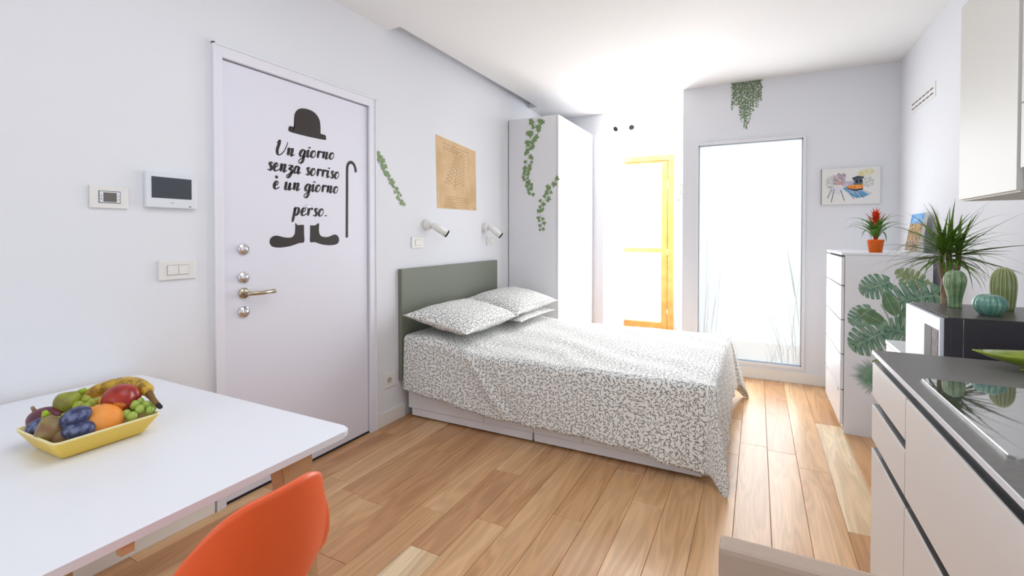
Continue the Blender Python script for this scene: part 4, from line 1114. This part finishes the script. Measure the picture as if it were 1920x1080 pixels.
# twin ceiling spotlight in the alcove
cs_ = thing('twin_ceiling_spotlight', 'white twin spotlight on the alcove ceiling before the balcony door', 'ceiling lamp', (-1.46, 5.86, ZC))
bm = bmesh.new(); quadbox(bm, -.11, .11, -.035, .035, -.028, -.001, 0, .006); link('ceiling_plate', bm, mat('spot_white', srgb(226, 226, 224), .4), cs_)
for s in (-1, 1):
    bm = bmesh.new(); tube(bm, [(s*.07, 0, -.028), (s*.07, 0, -.05)], .008, 10); link('arm', bm, MATS['spot_white'], cs_)
    a = Vector((s*.07, 0, -.06)); d = Vector((s*.45, -.75, -.6)).normalized()
    bm = bmesh.new(); tube(bm, [a-d*.035, a-d*.02, a+d*.06], [.02, .030, .031], 20); link('spot_head', bm, MATS['spot_white'], cs_, True)
    bm = bmesh.new(); tube(bm, [a+d*.06, a+d*.072], [.0315, .031], 20); link('spot_ring', bm, MATS['ring_black'], cs_, True)
    pl = bpy.data.lights.new('alcove_fill', 'POINT'); pl.energy = 13; pl.shadow_soft_size = 0.05; pl.color = (1, 1, 1)  # point fill added ahead of each head to brighten the alcove
    po = bpy.data.objects.new('alcove_fill', pl); COL.objects.link(po); po.parent = cs_; po.location = a+d*.35

# ------------------------------------------------------------------ dining table
TZ = 0.735; TX0, TX1, TY0, TY1 = -2.235, -1.052, 0.12, 1.026
tb = thing('dining_table', 'white rectangular dining table with rounded corners and wooden legs', 'table', ((TX0+TX1)/2, (TY0+TY1)/2, 0))
cx_, cy_ = tb.location.x, tb.location.y
bm = bmesh.new(); P = rrect(TX0-cx_, TX1-cx_, TY0-cy_, TY1-cy_, .035, 8)
extrude_poly(bm, P, lambda x, y, h: Vector((x, y, TZ-.018+h)), .018)
bmesh.ops.bevel(bm, geom=[e for e in bm.edges if abs(e.verts[0].co.z-e.verts[1].co.z) < 1e-6], offset=.0025, segments=2, affect='EDGES')
link('tabletop', bm, mat('table_white', srgb(234, 236, 242), 0.32), tb, False)
def tapered(bm, a, b, wa, da, wb_, db):
    a, b = Vector(a), Vector(b); V = []
    for c, w, d in ((a, wa, da), (b, wb_, db)):
        V.append([bm.verts.new(c+Vector((sx*w/2, sy*d/2, 0))) for sx, sy in ((-1, -1), (1, -1), (1, 1), (-1, 1))])
    bm.faces.new(V[0]); bm.faces.new(V[1][::-1])
    for i in range(4): bm.faces.new((V[0][i], V[0][(i+1) % 4], V[1][(i+1) % 4], V[1][i]))
for sx in (0, 1):
    for sy in (0, 1):
        x = (TX0+.13 if sx == 0 else TX1-(.075 if sy else .36)); y = (TY0+.12 if sy == 0 else TY1-(.155 if sx else .32))
        ox = (-.05 if sx == 0 else .035); oy = (-.05 if sy == 0 else .05)
        bm = bmesh.new(); tapered(bm, (x-cx_, y-cy_, TZ-.019), (x+ox-cx_, y+oy-cy_, 0), .055, .10, .03, .035)
        bmesh.ops.bevel(bm, geom=bm.edges[:], offset=.003, segments=2, affect='EDGES'); link('leg', bm, M_wood, tb)
pbox(tb, 'apron', TX0+.10, TX0+.12, TY0+.16, TY1-.2, TZ-.065, TZ-.019, M_wood, .002)
pbox(tb, 'support_block', TX1-.022, TX1-.006, 0.452, 0.476, TZ-.040, TZ-.0185, M_wood, .002)

# fruit bowl
fbw = thing('fruit_bowl', 'yellow ribbed rectangular ceramic bowl on the dining table', 'bowl', (-1.628, 0.632, TZ), math.radians(1.0))
bm = bmesh.new(); n = 5
def ringr(hx, hy, r, z): return [bm.verts.new((x, y, z)) for x, y in rrect(-hx, hx, -hy, hy, r, n)]
prof = [(.074, .088, 0.0)]
for k in range(13):
    t = k/12; prof.append((.078+.032*t+(0.0020 if k % 2 else 0), .092+.026*t+(0.0020 if k % 2 else 0), .004+.048*t))
prof += [(.111, .119, .056), (.108, .116, .057), (.105, .113, .054), (.076, .090, .008), (.0005, .0005, .007)]
rings = [ringr(a, b, min(.014, a*.5), z) for a, b, z in prof]
for A, B in zip(rings, rings[1:]):
    m_ = len(A)
    for i in range(m_): bm.faces.new((A[i], A[(i+1) % m_], B[(i+1) % m_], B[i]))
bm.faces.new(rings[0][::-1])
o = link('bowl', bm, [M_yel, mat('cream_rim', srgb(240, 228, 176), .35)], fbw, True)
for p in o.data.polygons:
    if p.center.z > .0535 or (p.normal.z > 0.2 and p.center.z > .006): p.material_index = 1

def fruit(name, label, c, fn, m, group=None, cat='fruit'):
    t = thing(name, label, cat, c, group=group); fn(t); return t
def add_ball(t, name, r, m, rot=(0, 0, 0), fn=None, u=24, v=16):
    from mathutils import Euler
    bm = bmesh.new(); ball(bm, (0, 0, 0), *r, rot=Euler(rot), fn=fn, u=u, v=v); return link(name, bm, m, t, True)
M_org = mat('orange_peel', srgb(240, 150, 60), 0.45, bump=(500, .25), mott=(6, srgb(238, 168, 92), .7))
M_nec = mat('nectarine_skin', srgb(140, 30, 32), 0.3, mott=(22, srgb(176, 60, 40), .8))
M_plum = mat('plum_skin', srgb(52, 56, 92), 0.4, mott=(70, srgb(104, 114, 152), 1.0))
M_fig = mat('fig_skin', srgb(146, 132, 80), 0.42, mott=(30, srgb(126, 84, 66), .85))
M_figg = mat('fig_green', srgb(150, 160, 48), 0.42, mott=(20, srgb(122, 112, 52), .9))
M_grape = mat('grape_skin', srgb(166, 178, 66), 0.25, trans=0.15)
M_grape2 = mat('grape_green', srgb(176, 200, 92), 0.25, trans=0.15)
M_ban = mat('banana_skin', srgb(206, 168, 52), 0.45, mott=(55, srgb(120, 78, 30), 0.75))
M_mango = mat('purple_skin', srgb(104, 44, 50), 0.4, mott=(20, srgb(80, 40, 58), .8))
def _orange(t):
    add_ball(t, 'flesh', (.049, .049, .045), M_org, u=32, v=20)
    bm = bmesh.new(); lathe(bm, [(0.0001, .0455), (.004, .0450), (.005, .044)], 8, cap=False); link('stem_scar', bm, M_green, t)
fruit('orange', 'large orange at the front edge of the yellow bowl', (-1.580, .636, .7955), _orange, None)
fruit('orange', 'orange mostly hidden between the banana and the grapes', (-1.668, .672, .792), _orange, None)
def _nect(t):
    def f(p):
        a = math.atan2(p.y, p.x); g = 1-.10*math.exp(-(a/.25)**2)*(1-abs(p.z)**3); return Vector((p.x*g, p.y*g, p.z))
    add_ball(t, 'flesh', (.045, .046, .041), M_nec, (0, 0, .4), f, 64, 40)
    o = t.children[0] if t.children else None
    me = [c for c in COL.objects if c.parent == t][0].data
    me.materials.append(mat('nectarine_yellow', srgb(222, 160, 46), .35, mott=(60, srgb(190, 70, 40), .7)))
    for p in me.polygons:
        d = p.center.normalized(); q = d.dot(Vector((.80, -.52, -.22)).normalized())
        if q+0.05*noise.noise(p.center*90) > 0.955: p.material_index = 1
fruit('nectarine', 'dark red nectarine on top of the fruit, before the banana', (-1.607, .694, .834), _nect, None)
def plum(label, c, rot):
    def f(t):
        add_ball(t, 'flesh', (.036, .026, .024), M_plum, rot, None, 24, 14)
    return fruit('plum', label, c, f, None, 'blue plums in the bowl')
plum('blue plum perched highest, against the green grapes', (-1.576, .580, .827), (.2, -.45, .75))
plum('blue plum low at the front edge of the bowl', (-1.562, .580, .796), (.1, -.05, .8))
plum('blue plum at the left end behind the split fig', (-1.672, .545, .796), (.2, -.3, .65))
def fig(label, c, rot, m=M_fig, s=1.0):
    def f(t):
        def g(p):
            k = max(0, p.z); w = 1-.62*k**1.3; return Vector((p.x*w, p.y*w, p.z*(1+.30*k)))
        add_ball(t, 'flesh', (.031*s, .031*s, .030*s), m, rot, g)
        from mathutils import Euler
        bm = bmesh.new(); tube(bm, [(0, 0, .034*s), (0, 0, .046*s)], [.009*s, .004*s], 10); xform(bm, Euler(rot).to_matrix().to_4x4()); link('stalk', bm, mat('fig_stalk', srgb(150, 180, 40), .5), t, True)
    return fruit('fig', label, c, f, None, 'figs in the bowl')
fig('brown-green fig with upright green tip at the front left', (-1.618, .546, .800), (.15, -.25, .2), M_fig, 1.1)
fig('green-topped fig leaning at the back left of the bowl', (-1.692, .607, .838), (-.5, .75, .4), M_figg, 1.05)
fig('brown fig low under the front plum', (-1.594, .560, .776), (-1.3, .5, 0.4), M_fig, .85)
def _mango(t):
    add_ball(t, 'flesh', (.052, .030, .032), M_mango, (.1, -.2, .35))
    bm = bmesh.new(); tube(bm, [(-.036, -.010, .018), (-.044, -.013, .030)], [.005, .004], 8); link('stalk', bm, M_trunk, t, True)
fruit('purple_fig', 'long dark purple fig at the left end of the bowl', (-1.712, .566, .802), _mango, None)
def grapes(label, c, pts, m):
    t = thing('grape_bunch', label, 'fruit', c, group='grape bunches')
    r = random.Random(len(pts)); me = None
    for p in pts:
        if me is None:
            bm = bmesh.new(); ball(bm, (0, 0, 0), .0115, .0115, .0130, u=16, v=10); o = link('grape', bm, m, t, True); me = o.data
        else:
            o = bpy.data.objects.new('grape', me); COL.objects.link(o); o.parent = t
        o.location = p; o.rotation_euler = (r.uniform(-.7, .7), r.uniform(-.7, .7), 0); q = r.uniform(.95, 1.2); o.scale = (q, q, q)
    bm = bmesh.new(); tube(bm, [pts[0], (0, 0, -.01), pts[-1]], .0018, 6); link('stem', bm, M_trunk, t)
grapes('pale green grapes at the right end of the bowl', (-1.560, .712, .800), [(-.022, -.022, .012), (.000, -.028, .002), (.018, -.022, -.004), (-.006, -.004, .018), (.016, -.002, .010), (-.018, .012, .020), (.004, .020, .012), (.020, .020, .000), (-.002, -.012, -.008), (-.026, .0, -.004), (.010, .034, .004), (-.030, .02, .010)], M_grape2)
grapes('yellow-green grapes heaped in the middle behind the plums', (-1.655, .625, .812), [(-.028, -.028, .004), (-.008, -.034, -.004), (.012, -.020, .004), (-.022, -.008, .020), (.000, -.010, .018), (.018, .002, .014), (-.012, .012, .026), (.008, .018, .018), (-.030, .006, .012), (.022, .022, .004), (-.008, .034, .014), (.012, .040, .004), (-.03, -.045, -.006), (-.012, -.052, -.010)], M_grape)
bn = thing('banana', 'freckled ripe banana arched over the back of the bowl', 'fruit', (-1.66, .70, .80), group=None)
bp = catmull([(-1.775, .655, .800), (-1.760, .680, .826), (-1.725, .715, .846), (-1.675, .740, .855), (-1.63, .750, .853), (-1.595, .750, .846), (-1.570, .748, .836)], 5)
n = len(bp)
bm = bmesh.new(); tube(bm, [p-Vector(bn.location) for p in bp], [.021*min(1, .35+ (min(i, (n-1-i))/6.0)**.7*.65) for i in range(n)], 6, sq=.95)
link('peel', bm, M_ban, bn, True)
bm = bmesh.new(); tube(bm, [Vector(q)-Vector(bn.location) for q in ((-1.575, .748, .838), (-1.548, .746, .826), (-1.516, .743, .815))], [.011, .0075, .0065], 8); link('stalk', bm, mat('banana_stalk', srgb(120, 92, 44), .6), bn, True)
bm = bmesh.new(); tube(bm, [Vector(q)-Vector(bn.location) for q in ((-1.518, .743, .8155), (-1.502, .742, .812))], [.007, .006], 8); link('tip', bm, mat('banana_tip', srgb(40, 30, 34), .7), bn, True)

# ------------------------------------------------------------------ chairs
def shell_chair(label):
    t = thing('dining_chair', label, 'chair', (-1.00, .55, 0))
    l = t.location
    # backrest moulded shell; u across (Y), v up
    def bk(i, j):
        u = -1+2*i/36; v = j/26
        top = 0.855-0.122*abs(u)**3.5
        z = 0.575+(top-0.575)*v
        w = 0.160*(1.0+0.11*math.sin(PI*min(1, (1-v)*0.85)))
        if v < 0.30: w *= 1-0.30*((0.30-v)/0.30)**1.6
        y = 0.56+u*w
        x = -0.737-0.092*abs(u)**2.36-0.05*(1-v)**2
        x += 0.012*max(0, abs(u)-.90)/.10
        return (x-l.x, y-l.y, z), (u, v)
    b = grid_obj('backrest', bk, 36, 26, M_orange, t, thick=0.009)
    def st(i, j):
        u = -1+2*i/24; v = j/24
        x = -0.79-0.40*v; y = 0.56+u*0.205*(1-.10*(1-v)); z = 0.455+0.035*abs(u)**3+0.02*(1-v)**3-0.02*v**4
        return (x-l.x, y-l.y, z), (u, v)
    grid_obj('seat', st, 24, 24, M_orange, t, thick=0.010)
    for s in (-1, 1):
        bm = bmesh.new(); quadbox(bm, -.806-l.x, -.793-l.x, .56+s*.08-.03-l.y, .56+s*.08+.03-l.y, .45, .60, 0, .002)
        link('back_bracket', bm, M_orange, t)
    for (x0, y0, x1, y1) in ((-.815, .655, -.735, .775), (-.815, .465, -.735, .345), (-1.14, .70, -1.19, .76), (-1.14, .42, -1.19, .36)):
        bm = bmesh.new(); z0 = .60 if x0 > -.9 else .445
        tube(bm, [(x0-l.x, y0-l.y, z0), (x0*.7+x1*.3-l.x, y0*.7+y1*.3-l.y, z0*.66), (x1-l.x, y1-l.y, 0.0)], [.016, .015, .011], 12); link('leg', bm, M_wood, t, True)
    return t
shell_chair('orange moulded shell chair with pale wooden legs pushed to the table')
bc = thing('dining_chair', 'beige upholstered chair with flat back between the table and kitchen units', 'chair', (0.13, 0.70, 0))
pbox(bc, 'backrest', -0.052, 0.310, 0.825, 0.868, 0.53, 0.800, M_beige, 0.008)
pbox(bc, 'seat', -0.05, 0.31, 0.44, 0.80, 0.42, 0.47, M_beige, 0.012)
for x in (-.03, .29):
    for y in (.46, .835):
        pbox(bc, 'leg', x-.014, x+.014, y-.014, y+.014, 0, 0.42 if y < .8 else 0.54, M_wood, .002)
for q in ((-.016-.13, .276-.13, .825-.70, .845-.70, .38, .42), (-.016-.13, .276-.13, .45-.70, .47-.70, .38, .42)): boxes('seat_rail', [q], M_wood, bc)
